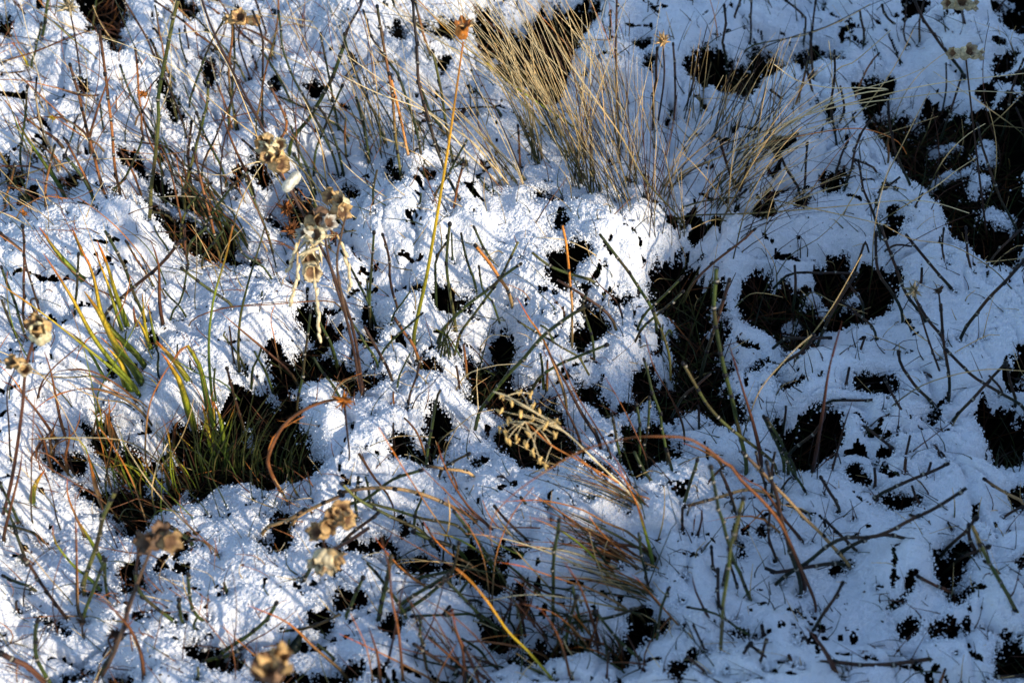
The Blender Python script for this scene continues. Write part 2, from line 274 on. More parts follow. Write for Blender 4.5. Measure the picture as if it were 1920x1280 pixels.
# ------------------------------------------------------------------ plants traced from the photo: area kind colour width, path from base to tip
PLANTS = """
A H k 9 830,1280 860,950 880,700 890,500 950,200 1000,-20
A H r 7 690,1180 640,900 620,700 600,480 575,300 560,160
A H r 7 630,1210 560,1000 500,780 455,590 390,360
A H g 6 830,720 760,590 710,480 670,365
A H b 7 1050,880 1060,780 1070,680
A H k 7 1030,1050 1080,880 1110,760 1150,610 1160,440
A H G 10 1630,780 1740,640 1850,440 1920,260
A H g 6 1850,850 1750,640 1640,440 1580,250 1550,60
A H g 6 1880,640 1830,400 1790,190
A H G 8 580,1280 500,1060 440,960 370,880
A H t 5 300,890 240,740 210,620 205,520 210,440
A H g 6 1130,1290 1260,1080 1380,960
A H k 6 1480,1280 1420,1120 1370,980
A H g 6 610,1110 700,980 770,830 790,770
A H g 6 145,1060 115,1000
A H d 5 150,660 130,560
A H g 5 60,1160 40,1080
A H b 6 1480,160 1420,-10
A H G 9 235,270 245,150 265,-10
A H g 6 175,360 210,250 230,130
A H g 5 935,825 905,765
A H g 4 1100,630 1060,560 1025,465
A H b 5 1020,700 980,570 900,380 850,240
A H b 6 890,400 840,270 760,110 690,-10
A H x 6 1470,680 1470,430 1460,200 1410,60
A H m 6 1300,640 1280,400 1295,200 1290,60
A H g 6 570,680 560,580
A H r 5 650,610 650,535
A H d 5 440,640 410,740 350,890
A H g 6 870,170 890,240 910,330
A H g 5 1050,370 1010,260 1000,170
A H r 7 1540,820 1600,700 1500,470
A H g 7 1770,1200 1720,1000 1640,860
A H g 7 1890,860 1840,700 1780,600
A H k 6 1010,1280 1050,1150 1180,1020
A L r 9 0,360 200,290 420,200 560,165 690,170
A L n 12 640,170 720,230 700,320
A L r 8 490,760 420,700 340,655 180,660 30,740
A L r 7 1850,600 1600,610 1400,630 1040,715
A L r 7 1020,1280 970,1030 920,860 870,810 780,790
A L n 10 930,825 820,800 720,790
A L r 9 1500,230 1370,160 1250,160
A L n 10 1450,680 1400,600 1330,500 1290,400
A L R 12 1260,130 1200,60 1130,20
A L R 9 1700,120 1690,160 1690,60
A L y 9 150,360 110,290 60,230
A L t 14 0,410 60,410 160,395
A S s 4 1690,1280 1600,1080 1480,880 1420,720 1290,400 1180,200 1110,-20
A S s 4 1905,1250 1700,960 1430,760 1200,580 1000,390 720,260 540,200
A S S 4 1905,200 1600,120 1350,60 1130,-20
A S S 4 1905,160 1500,80 1260,40 1150,-10
A S S 4 1820,430 1500,280 1200,190 1050,180 800,230 700,280
A S s 5 720,255 560,200 350,130 100,-10
A S S 4 1150,190 1180,350 1230,520 1210,200 1120,20
A S s 5 0,1030 250,940 500,890 840,890
A S y 5 0,100 80,60 170,0
A S o 5 550,560 350,500 130,450 0,445
A S o 5 80,1280 110,1180 170,1130 260,1095 410,1110 520,1060
A L o 8 410,1290 360,1170 330,1090 250,1095
A S S 4 1420,1280 1250,1140 1100,1100 960,1095 890,1100
A S S 4 1480,900 1350,930 1250,980 1100,960 1000,970
A S v 5 150,820 90,680 60,600 30,560
A L v 9 330,1040 210,860 130,740 90,650
A S g 5 0,940 60,1010 140,1100 160,1200
A S d 4 490,240 620,430 700,560
A S g 5 570,370 470,260 360,170 300,120
A S v 6 620,440 520,310 430,240 280,110 200,60
A S g 4 510,600 400,560 300,530 230,490
A S R 4 1060,280 1020,470 980,490
A S n 5 1230,950 1260,750 1330,620 1390,500
A L n 6 1310,640 1270,500 1210,380 1120,330 1060,310
B H x 7 410,30 410,200 430,400 460,600 500,740 550,850
B H g 7 150,830 130,700 100,600 80,540
B H m 7 340,1060 310,800 290,600 250,320 205,30
B H g 7 500,950 450,870 400,660 320,420 250,330
B H o 7 460,960 380,880 340,700 310,560 270,420
B H x 7 740,1280 660,1120 560,900 480,640 430,420 400,10
B H k 7 620,900 590,720 560,500 510,300
B H m 7 500,310 460,190 415,20
B H g 6 480,1260 520,1100 600,960 700,780
B H g 6 590,960 640,930 685,880
B H r 6 600,1270 630,1140 680,900
B H g 6 190,1250 180,1080 205,950
B H x 6 1390,1060 1390,900 1395,750
B H x 7 1740,720 1750,500 1765,270
B H x 7 1500,400 1500,200 1510,60
B H b 6 1550,820 1540,560 1530,-10
B H g 6 440,1220 440,1140 445,1080
B H m 6 20,780 20,720 25,660
B H x 7 0,290 50,140 110,40 130,-10
B H x 5 850,600 640,610 520,620 430,635
B H g 5 850,1110 810,1050 775,1000
B H d 5 860,600 800,560 740,490
B H x 6 40,420 20,430 80,360
B H g 6 230,760 120,500 30,250 20,190
B H x 6 240,330 170,200 120,60
B H g 5 130,470 90,440 60,430
B H g 7 560,720 500,640 470,560 440,480
B H r 6 1000,870 985,700
B H d 4 720,570 715,480
B H d 4 760,590 750,510
B H x 6 1370,320 1375,400 1375,330
B H b 6 1860,650 1860,400 1850,240
B S a 10 410,1840 470,1570 520,1290 600,800 640,520 665,340 680,235
B S s 5 1905,1240 1700,1010 1560,760 1420,560 1250,320 1100,90 1000,-20
B S y 6 1330,740 1120,590 960,480 820,360 700,270 560,140 410,-20
B S S 5 880,1000 760,820 600,700 300,500 30,310
B S S 5 860,1010 700,850 500,640 200,520 0,420
B S s 5 1080,870 900,500 700,200 560,-20
B S S 5 950,470 800,360 600,260 420,150 200,0
B S S 5 610,860 480,820 350,800 250,780 180,720
B S S 4 640,870 400,830 300,790 260,830
B S S 4 620,1240 500,1170 400,1140
B S r 4 180,540 260,550 450,660 700,830
B S R 5 130,800 60,760 0,720
B S q 5 300,350 150,360 0,470
B S s 4 1120,1130 900,1120 800,1130
B S s 4 550,1230 300,1050 240,960
C H x 7 240,340 220,230 240,150 230,30
C H x 7 340,140 290,110 320,-10
C H x 6 380,200 385,100 385,-10
C H m 6 600,670 650,520 700,330
C H x 7 740,620 710,460 680,340
C H x 6 860,820 830,650 830,560 850,400 850,280
C H x 7 640,660 560,560 490,500
C H x 6 720,240 730,100 745,-10
C H x 7 1010,200 1000,130 990,60
C H x 8 1560,410 1430,240 1330,80 1290,-10
C H x 6 1320,240 1320,120 1350,-10
C H x 7 1280,1060 1200,880 1160,740 1150,560
C H x 6 900,1060 940,920 1010,720 1070,650
C H x 7 1220,180 1130,90 1110,30
C H x 6 1620,290 1590,180 1560,50
C H x 6 870,700 900,600 880,480
C H x 6 960,690 950,640 970,625
C H x 6 745,820 785,710
C H x 6 640,830 645,735
C H x 6 860,950 890,850 920,790
C H x 7 330,1090 260,960 210,780
C H x 6 300,1130 340,1010 375,880
C H x 6 680,1040 690,900 700,800
C H x 6 1100,1290 1020,1080 980,900
C H x 6 1060,1100 1140,1050 1220,990
C H b 6 1090,1000 1070,940 970,900
C H x 6 650,1050 590,960 530,820
C H x 5 1470,500 1470,350
C H x 5 1810,400 1810,330
C H x 6 1810,660 1840,480 1905,330
C H x 6 1905,720 1860,600
C H r 5 990,470 1040,360 1090,300
C H x 6 1470,680 1500,600 1560,420
C H x 5 1785,235 1810,200
C H x 6 1760,50 1810,-10
C H x 7 730,470 720,300 715,200
C H x 5 1260,240 1230,200 1255,-10
C H x 6 260,1180 300,1110 350,1060
C H x 5 630,580 580,610 590,660
C H m 6 1150,870 1145,800 1155,740
C H x 6 1860,1290 1750,1060 1690,850 1640,690
C H x 6 690,140 690,100 580,10
C H x 5 1250,1260 1300,1130 1330,1080
C S S 5 0,960 250,860 550,700 700,640 900,590 1200,550 1560,510 1905,520
C S S 5 480,780 650,660 850,570 1000,520 1150,500 1000,490 820,490 640,450 510,360
C S S 4 560,760 740,600 900,530 1200,440 1350,380
C S s 5 200,820 500,720 700,640 1000,560 1400,470 1905,410
C S q 5 0,1160 200,1110 450,1110 800,1180 1150,1260
C S s 5 0,1210 400,1190 900,1150 1200,1120 1400,1130 1600,1190
C S o 5 0,980 300,840 600,770 900,720 1060,730 1200,790 1250,860
C S x 4 430,280 600,210 800,150 1000,50 1140,-10
C S q 5 380,260 560,220 700,190 900,110 1050,20
C S s 5 880,550 850,400 950,350 1060,260 1160,170
C S s 4 540,560 700,450 880,310
C S s 4 1905,760 1700,600 1580,520 1400,400
C S q 4 1060,1200 1130,1000 1220,820 1330,600 1380,510
C S x 4 1600,340 1750,310 1905,285
C S o 4 680,1130 760,1000 860,860 970,730
C S s 4 1100,1240 1400,1050 1530,950 1640,880
C S g 4 100,620 60,740 20,830
C S o 5 200,250 180,100 150,-10
C S s 4 700,630 830,540 850,510
D L v 13 540,370 430,250 330,140 220,-10
D L y 12 540,290 490,200 440,80 400,-10
D L y 11 690,490 640,350 590,180 540,60
D L y 7 660,500 600,300 560,200 530,110
D L Y 15 750,790 650,660 560,480 470,345
D L y 11 770,710 640,580 570,480 520,250 440,90
D L y 9 740,870 640,760 520,600 400,380 240,130
D L Y 9 730,870 500,680 250,480 0,305
D L o 7 720,730 650,610 560,570 490,610 430,700 420,745
D L R 11 905,510 890,400 885,200 840,60
D L y 13 1040,830 960,720 870,620
D L y 14 1050,1000 1010,860 960,770 900,690
D L v 11 1160,980 1120,780 1060,670 1030,645 970,720
D L Y 9 820,610 790,540 760,500
D L Y 9 815,580 800,480 795,360
D L y 10 670,820 650,780 640,750
D S v 8 1180,900 1165,650 1190,400 1260,150 1300,-20
D S k 8 1330,720 1340,500 1390,280 1440,120 1480,-20
D L R 11 270,1110 160,960 80,880 0,840
D L R 9 340,1080 310,930 280,780 245,680
D L o 9 130,920 60,820 0,760
D L r 8 740,940 640,860 530,800 420,780 300,800 220,900 200,990
D L o 8 770,1000 640,920 480,885 300,930 150,1040
D L R 9 1620,800 1500,690 1380,590 1240,470
D L v 11 760,800 700,720 640,640 610,560
D L Y 11 700,820 670,740 600,660
D L v 8 700,780 640,680 560,600
D L y 10 1170,1180 1150,1060 1125,970
D L v 10 1190,1180 1200,1060 1180,950
D L v 10 1250,1200 1230,1060 1190,960
D L R 12 980,1100 1010,1060 1040,1030
D L v 7 860,600 840,500 825,410
D L v 6 560,790 470,640 370,560
D L R 12 750,490 745,430
D S o 5 810,1240 830,1000 890,850 960,740 1040,650
D S y 4 860,850 800,810 770,780
D S y 4 835,690 800,630 780,600
D S o 4 1120,930 1090,880 970,740
D H n 6 130,500 130,300 135,100 125,-20
D H g 6 130,560 90,420 30,270 10,210
D H g 6 80,570 40,480 10,400
D H g 7 100,190 60,110 0,20
D H g 7 800,460 740,340 690,210 640,110 580,10
D H b 8 590,470 720,340 880,210 1020,60
D H d 6 415,460 430,330 440,140
D H g 6 1140,160 1200,60 1240,10
D H g 7 1060,80 1130,10 1160,-20
D H k 7 1290,420 1190,350 1090,280 1010,215
D H b 7 260,260 180,180 80,80 0,10
D H m 5 840,280 770,180 700,70
D H g 5 1470,210 1370,150 1330,90
D H d 6 880,780 885,700 870,660
D H g 6 1195,880 1195,830 1200,775
D H b 6 1340,1040 1300,920 1265,785
D H g 6 1410,780 1440,720 1460,655
D H g 6 1480,790 1440,720 1420,680
D H g 5 700,610 705,570
D H d 5 1060,750 1060,730
D H g 6 1660,970 1700,730 1735,460
D H g 6 1870,880 1800,800 1750,715
D H n 6 1040,150 1030,50 1030,-20
D H d 5 990,730 990,640
D H g 5 1460,380 1465,345
D H b 5 1300,700 1280,540
D H k 5 1330,700 1240,580 1255,570
D H g 5 960,470 1010,390 1040,220
D H g 6 1850,640 1790,520 1760,420
D H b 5 210,430 170,290 140,150
D H g 5 930,100 880,30 860,-20
D H g 5 1010,440 950,380 910,330
D S R 6 220,890 290,780 440,650
D L n 6 750,245 700,215 640,160 580,110
D S o 4 1550,710 1530,600 1510,500 1530,430
D S r 4 1840,400 1500,420 1200,440
D S r 4 1080,500 1250,440 1450,415 1640,400
D S g 4 0,370 100,450 200,560
D S y 5 500,1280 450,1180 350,1160 160,1170
D S s 4 870,1280 700,1180 450,1160 200,1170
D S b 5 60,1280 50,1100 40,900 90,760 140,600
E H g 6 160,420 165,250 180,20
E H g 6 150,400 100,310 60,230 0,120
E H b 6 310,430 280,330 260,120 235,30
E H k 7 630,460 600,330 590,180 610,-20
E H g 6 740,270 700,170 670,20
E H g 6 840,180 790,90 740,-10
E H o 8 930,340 880,260 820,180 750,90
E H g 7 570,560 700,430 830,330 920,250 1005,190
E H k 6 670,570 760,440 870,290 985,70
E H g 5 290,480 340,410 385,345
E H g 5 840,400 790,340 770,210
E H b 7 260,770 180,640 125,545
E H r 7 400,650 340,570 290,490
E H g 5 230,670 350,560 450,470
E H g 6 180,690 60,520 -10,370
E H g 8 780,1000 900,850 1010,720 1120,600 1250,500 1380,430
E H o 6 1290,560 1280,350 1260,100 1235,-20
E H b 7 1500,490 1380,390 1280,330 1210,290
E H g 7 1740,460 1640,300 1540,150 1450,30
E H g 6 1700,470 1800,370 1905,260
E H g 6 1680,550 1790,450 1905,340
E H k 6 1830,710 1790,580 1740,450
E H g 7 1100,830 1200,760 1320,710 1470,650
E H k 7 1410,290 1270,250 1150,200 1060,130
E H g 6 480,1260 530,970 555,900
E H g 5 320,830 350,760 385,690
E H b 5 385,920 410,840 450,710
E H g 6 1150,560 1110,535
E H g 7 1120,750 1110,690
E H r 6 1150,775 1150,730
E H g 6 1820,1270 1780,1050 1740,900 1690,730
E H g 6 1550,1250 1530,1120 1510,1030
E H g 6 1700,1200 1710,1080 1715,940
E H g 6 1670,1200 1660,1060 1645,980
E H b 5 290,1140 290,1080
E H r 5 290,940 290,905
E H b 6 650,810 640,760
E H g 5 145,320 145,285
E H g 5 620,160 615,20
E H g 6 530,350 530,180 590,80
E H r 5 430,1150 390,1090 350,1050
E H r 6 690,700 680,640
E H g 6 1400,600 1350,430 1370,350
E H g 5 1830,560 1790,620 1795,530
E H k 5 1320,710 1300,700 990,510
E L o 8 1240,900 1130,620 1050,500 980,380
E L n 10 1430,1160 1350,1040 1240,830 1120,620
E L n 7 1320,1140 1200,900 1140,800
E L R 6 1905,1090 1830,920 1740,760 1690,570
E L R 5 1700,1280 1620,1090 1530,920 1470,820
E S R 5 1500,1250 1440,1130 1300,900 1220,700
E L n 6 1540,410 1450,320 1380,235
E L R 6 640,610 700,590 740,555
E S s 4 1470,210 1400,130 1250,60 1090,45
E S s 4 0,20 150,5 300,10 450,30
E S g 3 1190,440 1120,370 1040,290 930,230
E S g 3 1140,290 1070,210 1010,150
E S g 4 890,490 920,510 800,490 640,450
E S o 3 1030,360 960,320 880,290
E S S 3 840,590 940,600
E S S 4 700,810 850,760 975,750
E S S 3 760,930 755,850 760,770
E S q 3 140,1220 260,1170 350,1150 520,1160
E S q 4 550,1180 650,1100 740,1030 850,1005
E S q 5 590,1210 650,1100
E S b 4 420,940 500,870 580,770
E S g 4 180,990 250,900 330,830
E S s 4 0,860 100,820 200,810
E L n 7 580,0 560,0 620,-10
E S n 3 1000,190 1030,100 1070,30
F H G 9 350,1290 300,1060 240,800 190,560 175,380 180,220
F H g 7 560,1290 500,1150 450,1040
F H g 7 590,1290 530,1150 480,1060
F H x 7 630,320 625,200
F H x 6 600,250 750,240 960,250
F H x 7 1520,360 1440,260 1370,180 1250,30
F H x 8 1540,630 1600,520 1700,390 1800,290 1905,180
F H x 7 1350,500 1250,360 1190,230 1150,110 1110,-20
F H x 7 580,610 700,610 830,600
F H x 8 550,750 640,690 700,630 720,590
F H x 7 780,570 850,430 960,260
F H x 7 1390,980 1290,860 1220,760 1205,680
F H x 7 1905,1000 1780,910 1620,820 1470,670
F H x 7 1510,1070 1600,960 1700,850 1810,730
F H x 7 1860,950 1830,860 1800,740
F H x 6 820,965 950,955 1190,935
F H x 6 1260,1080 1190,960 1130,840
F H x 7 1490,950 1490,820 1460,650 1440,420
F H x 7 1470,640 1380,520 1320,430 1290,370
F H x 7 905,890 930,770
F H x 7 760,840 780,790
F H x 6 1000,650 1020,595
F H x 7 1350,800 1420,850
F H x 7 1010,1100 1080,1150 1170,1220
F H x 7 1410,1210 1440,1280
F H x 6 1240,1280 1270,1150
F H x 6 1070,550 980,480 880,400
F H x 6 1000,400 950,330 900,270
F H x 7 1220,450 1150,330 1090,230 1070,20
F H x 6 1615,280 1590,130 1580,-10
F H x 7 1330,300 1335,215
F H x 8 130,700 180,550 260,280
F H x 6 0,930 70,870 150,800
F H k 7 500,1290 330,1160 200,1050 100,920 0,750
F H x 7 620,1220 730,1140 790,1050 800,1000
F H x 6 90,1000 85,980
F H x 6 575,1020 575,985
F H x 6 1000,120 1020,70 1040,130
F H x 5 1460,230 1450,100 1460,-10
F H x 6 1180,90 1280,95
F H b 6 1140,1060 1240,1080
F H x 6 1780,900 1710,815
F H x 6 1690,220 1760,130 1905,-10
F H x 5 1905,840 1850,835
F H b 6 70,290 200,170 300,90 400,0
F L B 11 440,1290 400,1100 340,900 260,645
F L B 13 740,1290 780,1050 820,780 890,510
F L b 7 850,1290 900,1100 950,950
F L o 8 200,1290 100,1230 0,1190
F S q 4 1430,750 1600,640 1720,585 1770,590
F S q 4 1120,1030 1300,890 1480,820 1700,780 1905,790
F S q 4 1460,660 1340,610 1270,540 1230,470
F S s 4 350,1110 430,900 560,740 650,650 720,590
F S q 5 650,690 780,510 860,390 1000,140
F S q 4 1900,430 1800,290 1700,200 1500,90 1280,55 1130,-20
F S q 4 1470,180 1650,185 1905,160
F S q 4 1740,190 1850,100 1905,90
F S q 3 1670,630 1700,500 1740,360
F S n 4 1605,680 1650,600 1650,480
F S n 4 1260,1260 1400,1150 1510,1070
F S q 4 520,220 480,130 400,30
F S n 3 1200,1120 1210,980 1205,880
F S n 3 1430,1110 1530,1200
F S q 3 730,350 830,400 1030,470
F S d 4 440,400 480,280 520,180
F S q 3 380,360 480,360 560,380
G H k 9 470,720 530,520 590,340 650,200
G H g 7 470,910 530,730 590,590
G H g 6 590,760 590,600 580,570
G H g 8 1070,500 1000,440 930,385
G H g 7 990,960 850,840 780,750 760,650
G H b 7 760,720 760,580 775,430
G H g 7 1160,950 1080,880 1050,740 1040,670
G H g 7 1030,970 1010,900 1005,820
G H g 6 1100,1000 1080,960 1100,915
G H g 7 1270,790 1250,720
G H g 8 1240,1110 1380,1020 1480,930 1540,830
G H g 8 1150,1160 1260,1130 1345,1085
G H t 8 1640,380 1720,320 1905,235
G H t 8 1490,410 1600,370 1700,310
G H g 8 1690,740 1730,640 1760,570
G H g 6 100,380 50,260 0,150
G H g 6 80,400 50,340 20,300
G H b 7 350,890 260,760 190,650 120,570
G H g 8 270,1260 200,1130 190,1000 205,930
G H g 7 110,570 150,620 90,450
G H g 6 160,740 100,720 20,680
G H g 6 180,440 100,410 30,390
G H g 5 1610,1090 1615,1035
G H g 6 1570,990 1740,970 1900,900
G H x 7 540,1260 600,1160 660,1040 720,840 770,730
G H b 5 640,935 690,940
G H x 6 90,850 95,820
G H k 5 1110,1290 1105,1190
G H g 6 1860,1140 1770,1060
G H n 11 250,1280 160,1190 80,1150 0,1110
G H d 5 990,930 1030,960
G L r 10 810,1290 790,1130 740,1000 680,920 590,830 520,800 450,795
G L r 8 830,910 870,1000 930,1100 1060,1280
G L o 9 1910,1220 1750,1080 1600,940 1380,845
G L o 9 1460,1170 1400,1110 1230,955
G L R 9 20,480 60,300 110,100 125,-30
G L v 9 560,590 500,480 450,400 420,360
G L o 7 440,390 380,240 375,130
G L v 8 510,710 430,650 350,560 300,480 295,400
G L o 5 440,870 435,830 425,370
G L y 12 180,260 200,170 250,90
G L o 14 530,180 510,90 490,0
G L R 7 600,1080 580,1150 760,900
G S R 4 700,680 720,600 740,510
G S n 4 130,830 150,700 200,590 320,510 390,480
G S R 4 90,270 200,300 290,320
G S g 4 700,310 780,320 880,380
G S v 4 880,320 970,320 1080,345
G S g 3 1130,290 1060,220 1000,145
G S g 4 1240,240 1190,150 1150,60 1100,-20
G S g 4 1215,310 1180,200 1150,110
G S g 4 1400,200 1395,90
G S g 4 1460,195 1465,65
G S g 4 1460,285 1500,240 1530,195
G S g 4 1550,225 1620,170 1675,115
G S g 3 1635,210 1705,150
G S g 3 1390,450 1410,390 1435,335
G S g 3 1130,505 1170,470 1200,435
G S R 4 1215,575 1205,510 1190,470
G S s 4 895,650 940,580 1025,490
G S o 5 1580,220 1520,120 1495,30 1510,-60 1560,-130 1700,-210
G S R 4 430,860 425,600 420,370 420,220
G S S 3 1500,550 1560,540 1590,495
G S s 4 1740,250 1650,258 1580,255
G S q 4 0,1000 60,1090 150,1150
G S n 4 260,960 200,1100 170,1200
G S n 4 0,1090 200,1000 400,880
G S n 4 410,720 370,690 345,650
G S R 4 1160,930 1155,850 1165,790
G S b 5 860,1240 760,1210 650,1200 540,1165
G S b 6 1330,1130 1310,1230 1200,1240
H H g 7 20,290 130,260 280,150 450,95
H H t 8 740,370 640,310 540,260 430,215 290,190 150,195 0,220
H H t 7 710,110 600,90 480,70
H H k 6 640,400 480,370 320,320 150,280
H H k 7 450,430 300,360 100,260 0,170
H H g 6 80,310 80,200 90,130
H H g 6 160,260 150,190 135,130
H H g 6 415,330 440,270 460,205
H H g 6 570,80 620,40 700,0
H H x 6 1040,490 960,410 900,350 855,295
H H g 9 205,920 250,740 280,570
H H g 8 330,860 450,760 600,670
H H g 8 330,890 470,800 600,690
H H g 7 415,695 500,675 620,650
H H G 9 640,530 540,490 400,430
H H g 7 1180,890 1190,600 1210,370
H H g 7 1250,1060 1280,920 1315,800
H H g 7 660,780 700,720 715,700
H H g 6 785,1110 720,1060 670,1030
H H g 6 620,1150 560,1090 490,1030
H H b 7 720,1260 560,1160 410,1060
H H b 7 850,1180 760,1150 740,1130
H H n 7 820,1280 740,1190 690,1090
H H k 7 1120,1230 1040,1190
H H g 8 640,1200 650,1140
H H g 6 1380,310 1390,235
H H g 7 1780,240 1700,110 1640,-10
H H g 7 1860,150 1840,60 1820,-20
H H b 6 1905,310 1830,325 1740,335
H H d 6 1715,730 1680,600 1655,450
H H g 6 890,1280 870,1240
H H x 7 0,500 120,400 200,330
H H r 5 640,165 610,100
H H x 6 900,130 870,130
H H g 6 1130,310 1050,300 1000,245
H H g 6 610,710 640,600 660,505
H H x 6 730,810 560,900 600,850
H H x 6 1900,450 1905,300
H H g 5 1390,580 1440,650 1560,640
H L o 8 1725,560 1600,440 1480,390 1330,310 1100,260 850,270
H L o 7 1730,590 1690,400 1650,280 1560,100 1540,50
H L R 9 1740,570 1640,520 1450,500 1260,500 1150,530 1050,550
H L v 8 1740,620 1710,480 1650,290
H L S 8 1560,650 1400,590 1260,545 1090,520 950,505
H L S 8 1600,750 1400,660 1200,570 1000,500 830,460 690,445
H L o 8 1590,870 1400,760 1310,730 1100,660 1000,625 870,605
H L q 7 1530,500 1440,450 1350,410 1200,405
H L k 8 1730,580 1560,470 1400,390 1200,300
H L k 7 1540,500 1450,470 1330,410 1200,310 1100,260
H L o 6 1640,300 1450,290 1250,270 1050,270
H L R 9 1440,1070 1390,900 1320,720 1240,600
H L n 9 1240,800 1150,780 1020,710 930,640
H L R 10 690,1280 680,1100 640,980 615,860
H L r 9 220,1280 200,1120 150,960
H L r 7 1280,1290 1250,1130 1190,980 1100,860 980,835
H L r 7 1480,1070 1350,1030 1200,960 1150,920
H L o 8 1640,890 1480,870 1350,890 1200,950
H L r 8 1900,850 1780,980 1700,1100 1680,1280
H L o 8 530,1280 330,1170 150,1080 -10,1005
H L o 6 1905,990 1830,900 1700,750 1620,670
H L r 7 90,-10 180,130 260,230 300,340 280,450 210,570
H L o 6 1480,1130 1350,1080 1280,1085
H L r 7 1640,300 1560,230 1430,150 1360,60 1280,-10
H L R 6 1630,230 1590,120 1500,-10
H L o 6 1600,220 1480,150 1350,40 1270,-10
H S r 7 345,1270 320,1000 280,800 270,650 230,500 220,430
H S n 6 255,1200 300,980 330,800 370,650
H S n 5 430,970 400,870 350,770
H S n 5 415,1130 500,960 560,770 570,690
H S a 7 1200,1290 1050,1110 930,990 820,830 720,710 640,640
H S g 5 1290,770 1150,740 980,690 830,660 640,635
H S n 4 870,820 700,790 500,730 290,710
H S o 4 180,1290 150,1120 120,1030 50,890
H S o 5 530,1290 560,1200 640,1060
H S o 3 720,1060 850,1020 1050,1010
H S g 4 1290,350 1400,210 1430,200
H S g 4 1370,330 1300,180 1250,100
H S o 5 1905,350 1750,270 1650,230 1500,260
H S g 3 1715,730 1850,400 1870,390 1830,230 1800,100
H S g 3 1240,530 1100,480 920,450
H S g 4 1280,540 1350,480 1100,240
H S g 4 1600,370 1400,250 1250,190 1020,115
H S s 5 1640,890 1400,830 1150,790 980,790 830,820
H S s 4 260,570 200,550 110,580
H S g 4 460,680 260,660 110,580
H S n 5 1190,1110 1000,860 940,810
H S g 5 890,980 750,900 600,860
H S g 4 1905,700 1840,620 1750,545
H S n 4 500,1290 470,1180 450,1100
H S s 4 1840,1290 1750,1150 1700,1080
H S n 6 1680,1240 1640,1100 1590,1010
H S n 7 1480,1280 1490,1100
I H k 7 210,1170 220,950 250,700 280,480 340,250
I H x 7 200,890 200,650
I H g 7 380,820 330,700 280,560 220,380 160,80
I H t 7 930,620 800,480 660,330 500,170 330,-10
I H t 7 530,250 420,205 320,205 180,250 0,300
I H x 7 300,310 260,200 210,90
I H x 8 660,740 620,600 560,400 530,240 490,140 465,40
I H x 7 870,310 820,220 770,135
I H x 7 970,540 890,460 795,370
I H x 8 890,550 1000,480 1120,450 1380,505
I H x 8 550,700 700,600 870,480 1080,460 1250,380 1400,310 1580,190
I H x 7 1480,520 1580,430 1630,340
I H x 8 1590,550 1640,560 1600,480 1600,400
I H x 7 1560,580 1640,550 1700,525
I H k 8 1905,960 1820,800 1720,620 1620,400
I H b 6 1860,760 1760,660 1680,600
I H x 7 740,960 820,840 885,715
I H b 8 1510,1135 1230,1160 1020,1175 820,1165 600,1170
I H b 8 585,1280 590,1170
I H b 8 640,1260 620,1200 590,1120
I H x 7 620,1035 470,1030 445,965
I H x 7 570,1235 480,1150 380,1070
I H x 7 230,1270 310,1160 380,1065
I H x 8 880,610 700,630 520,660 465,635
I H x 7 1095,235 1250,160 1380,110 1480,60
I H x 7 1365,120 1385,50
I H n 8 1235,120 1245,30
I H x 7 1075,160 1070,80
I H x 7 1320,290 1300,240 1280,180
I H t 7 1905,280 1800,220 1685,140
I H x 7 1800,350 1905,290
I H x 7 710,340 640,310 585,285
I H x 6 1500,430 1480,385
I H x 7 1320,370 1265,340
I H g 6 685,210 620,110 560,20
I H g 6 630,100 590,20 560,-30
I H x 6 500,190 490,110 515,-10
I H x 6 455,190 430,80 410,-10
I H x 6 515,590 480,450 485,300
I H x 5 580,155 610,130
I H x 7 1905,920 1810,885
I H x 7 1465,30 1440,-10
I H n 7 1500,780 1400,730 1320,685
I H x 6 220,740 260,600 300,740
I H x 8 1690,1260 1905,1240
I H r 6 1440,1270 1465,1200
I H x 6 610,970 550,930
I H x 5 620,1090 690,1020
I H g 7 0,310 40,170 80,30
I H x 6 185,680 170,600 160,520
I H t 6 290,470 310,380 340,255
I H b 6 420,1280 440,1150 460,1030
I H x 5 120,1140 110,1080 65,960
I H g 5 400,1030 300,960 200,900 30,865
I H b 6 125,1280 130,1220 40,1130
I L A 8 740,835 660,640 600,500 540,380 460,280 380,200 310,130 280,80 230,50 130,-30 0,-90 -240,-95 -430,-60 -600,0 -800,120 -950,230 -1050,340 -1075,430 -1060,520
I L R 9 250,60 190,110 130,180 90,250 70,330 60,440
I L R 10 670,500 560,360 450,200 360,150 290,90
I L o 8 560,470 470,380 380,350 290,350 130,380
I L o 8 550,360 470,310 400,370 340,425
I L B 15 870,1280 820,1150 750,1040 680,960
I L B 12 680,720 640,600 600,500 560,440
I L n 8 170,975 110,850 70,760 50,670
I L n 7 80,470 105,370 95,300 10,280
I L n 9 480,410 440,340 385,285
I S n 4 720,490 790,360 820,250
I S n 4 790,220 830,100 860,-10
I S n 3 575,665 500,540 400,380
I S n 3 95,555 220,575 280,570
I S n 3 100,550 150,490 200,455
I S n 4 290,940 315,880 330,820
I S n 3 950,350 940,265
I S g 3 555,300 565,180 575,60
I S n 4 1165,1150 1230,1060 1310,970
I S n 4 1280,1140 1330,1050 1370,980
I S g 4 1010,1170 1120,1130 1255,1130
I S q 3 1550,1270 1560,1180 1570,1120
I S n 3 890,1280 950,1180
I S x 4 665,875 645,820
I S x 4 1080,770 1078,680
I S g 4 230,1280 150,1150 60,1040 0,970
I S g 4 100,1150 50,1000 0,900
I S g 3 440,1280 400,1180 365,1100
I S n 4 1350,295 1280,320 1210,325
I S n 6 850,0 760,80 735,100
"""

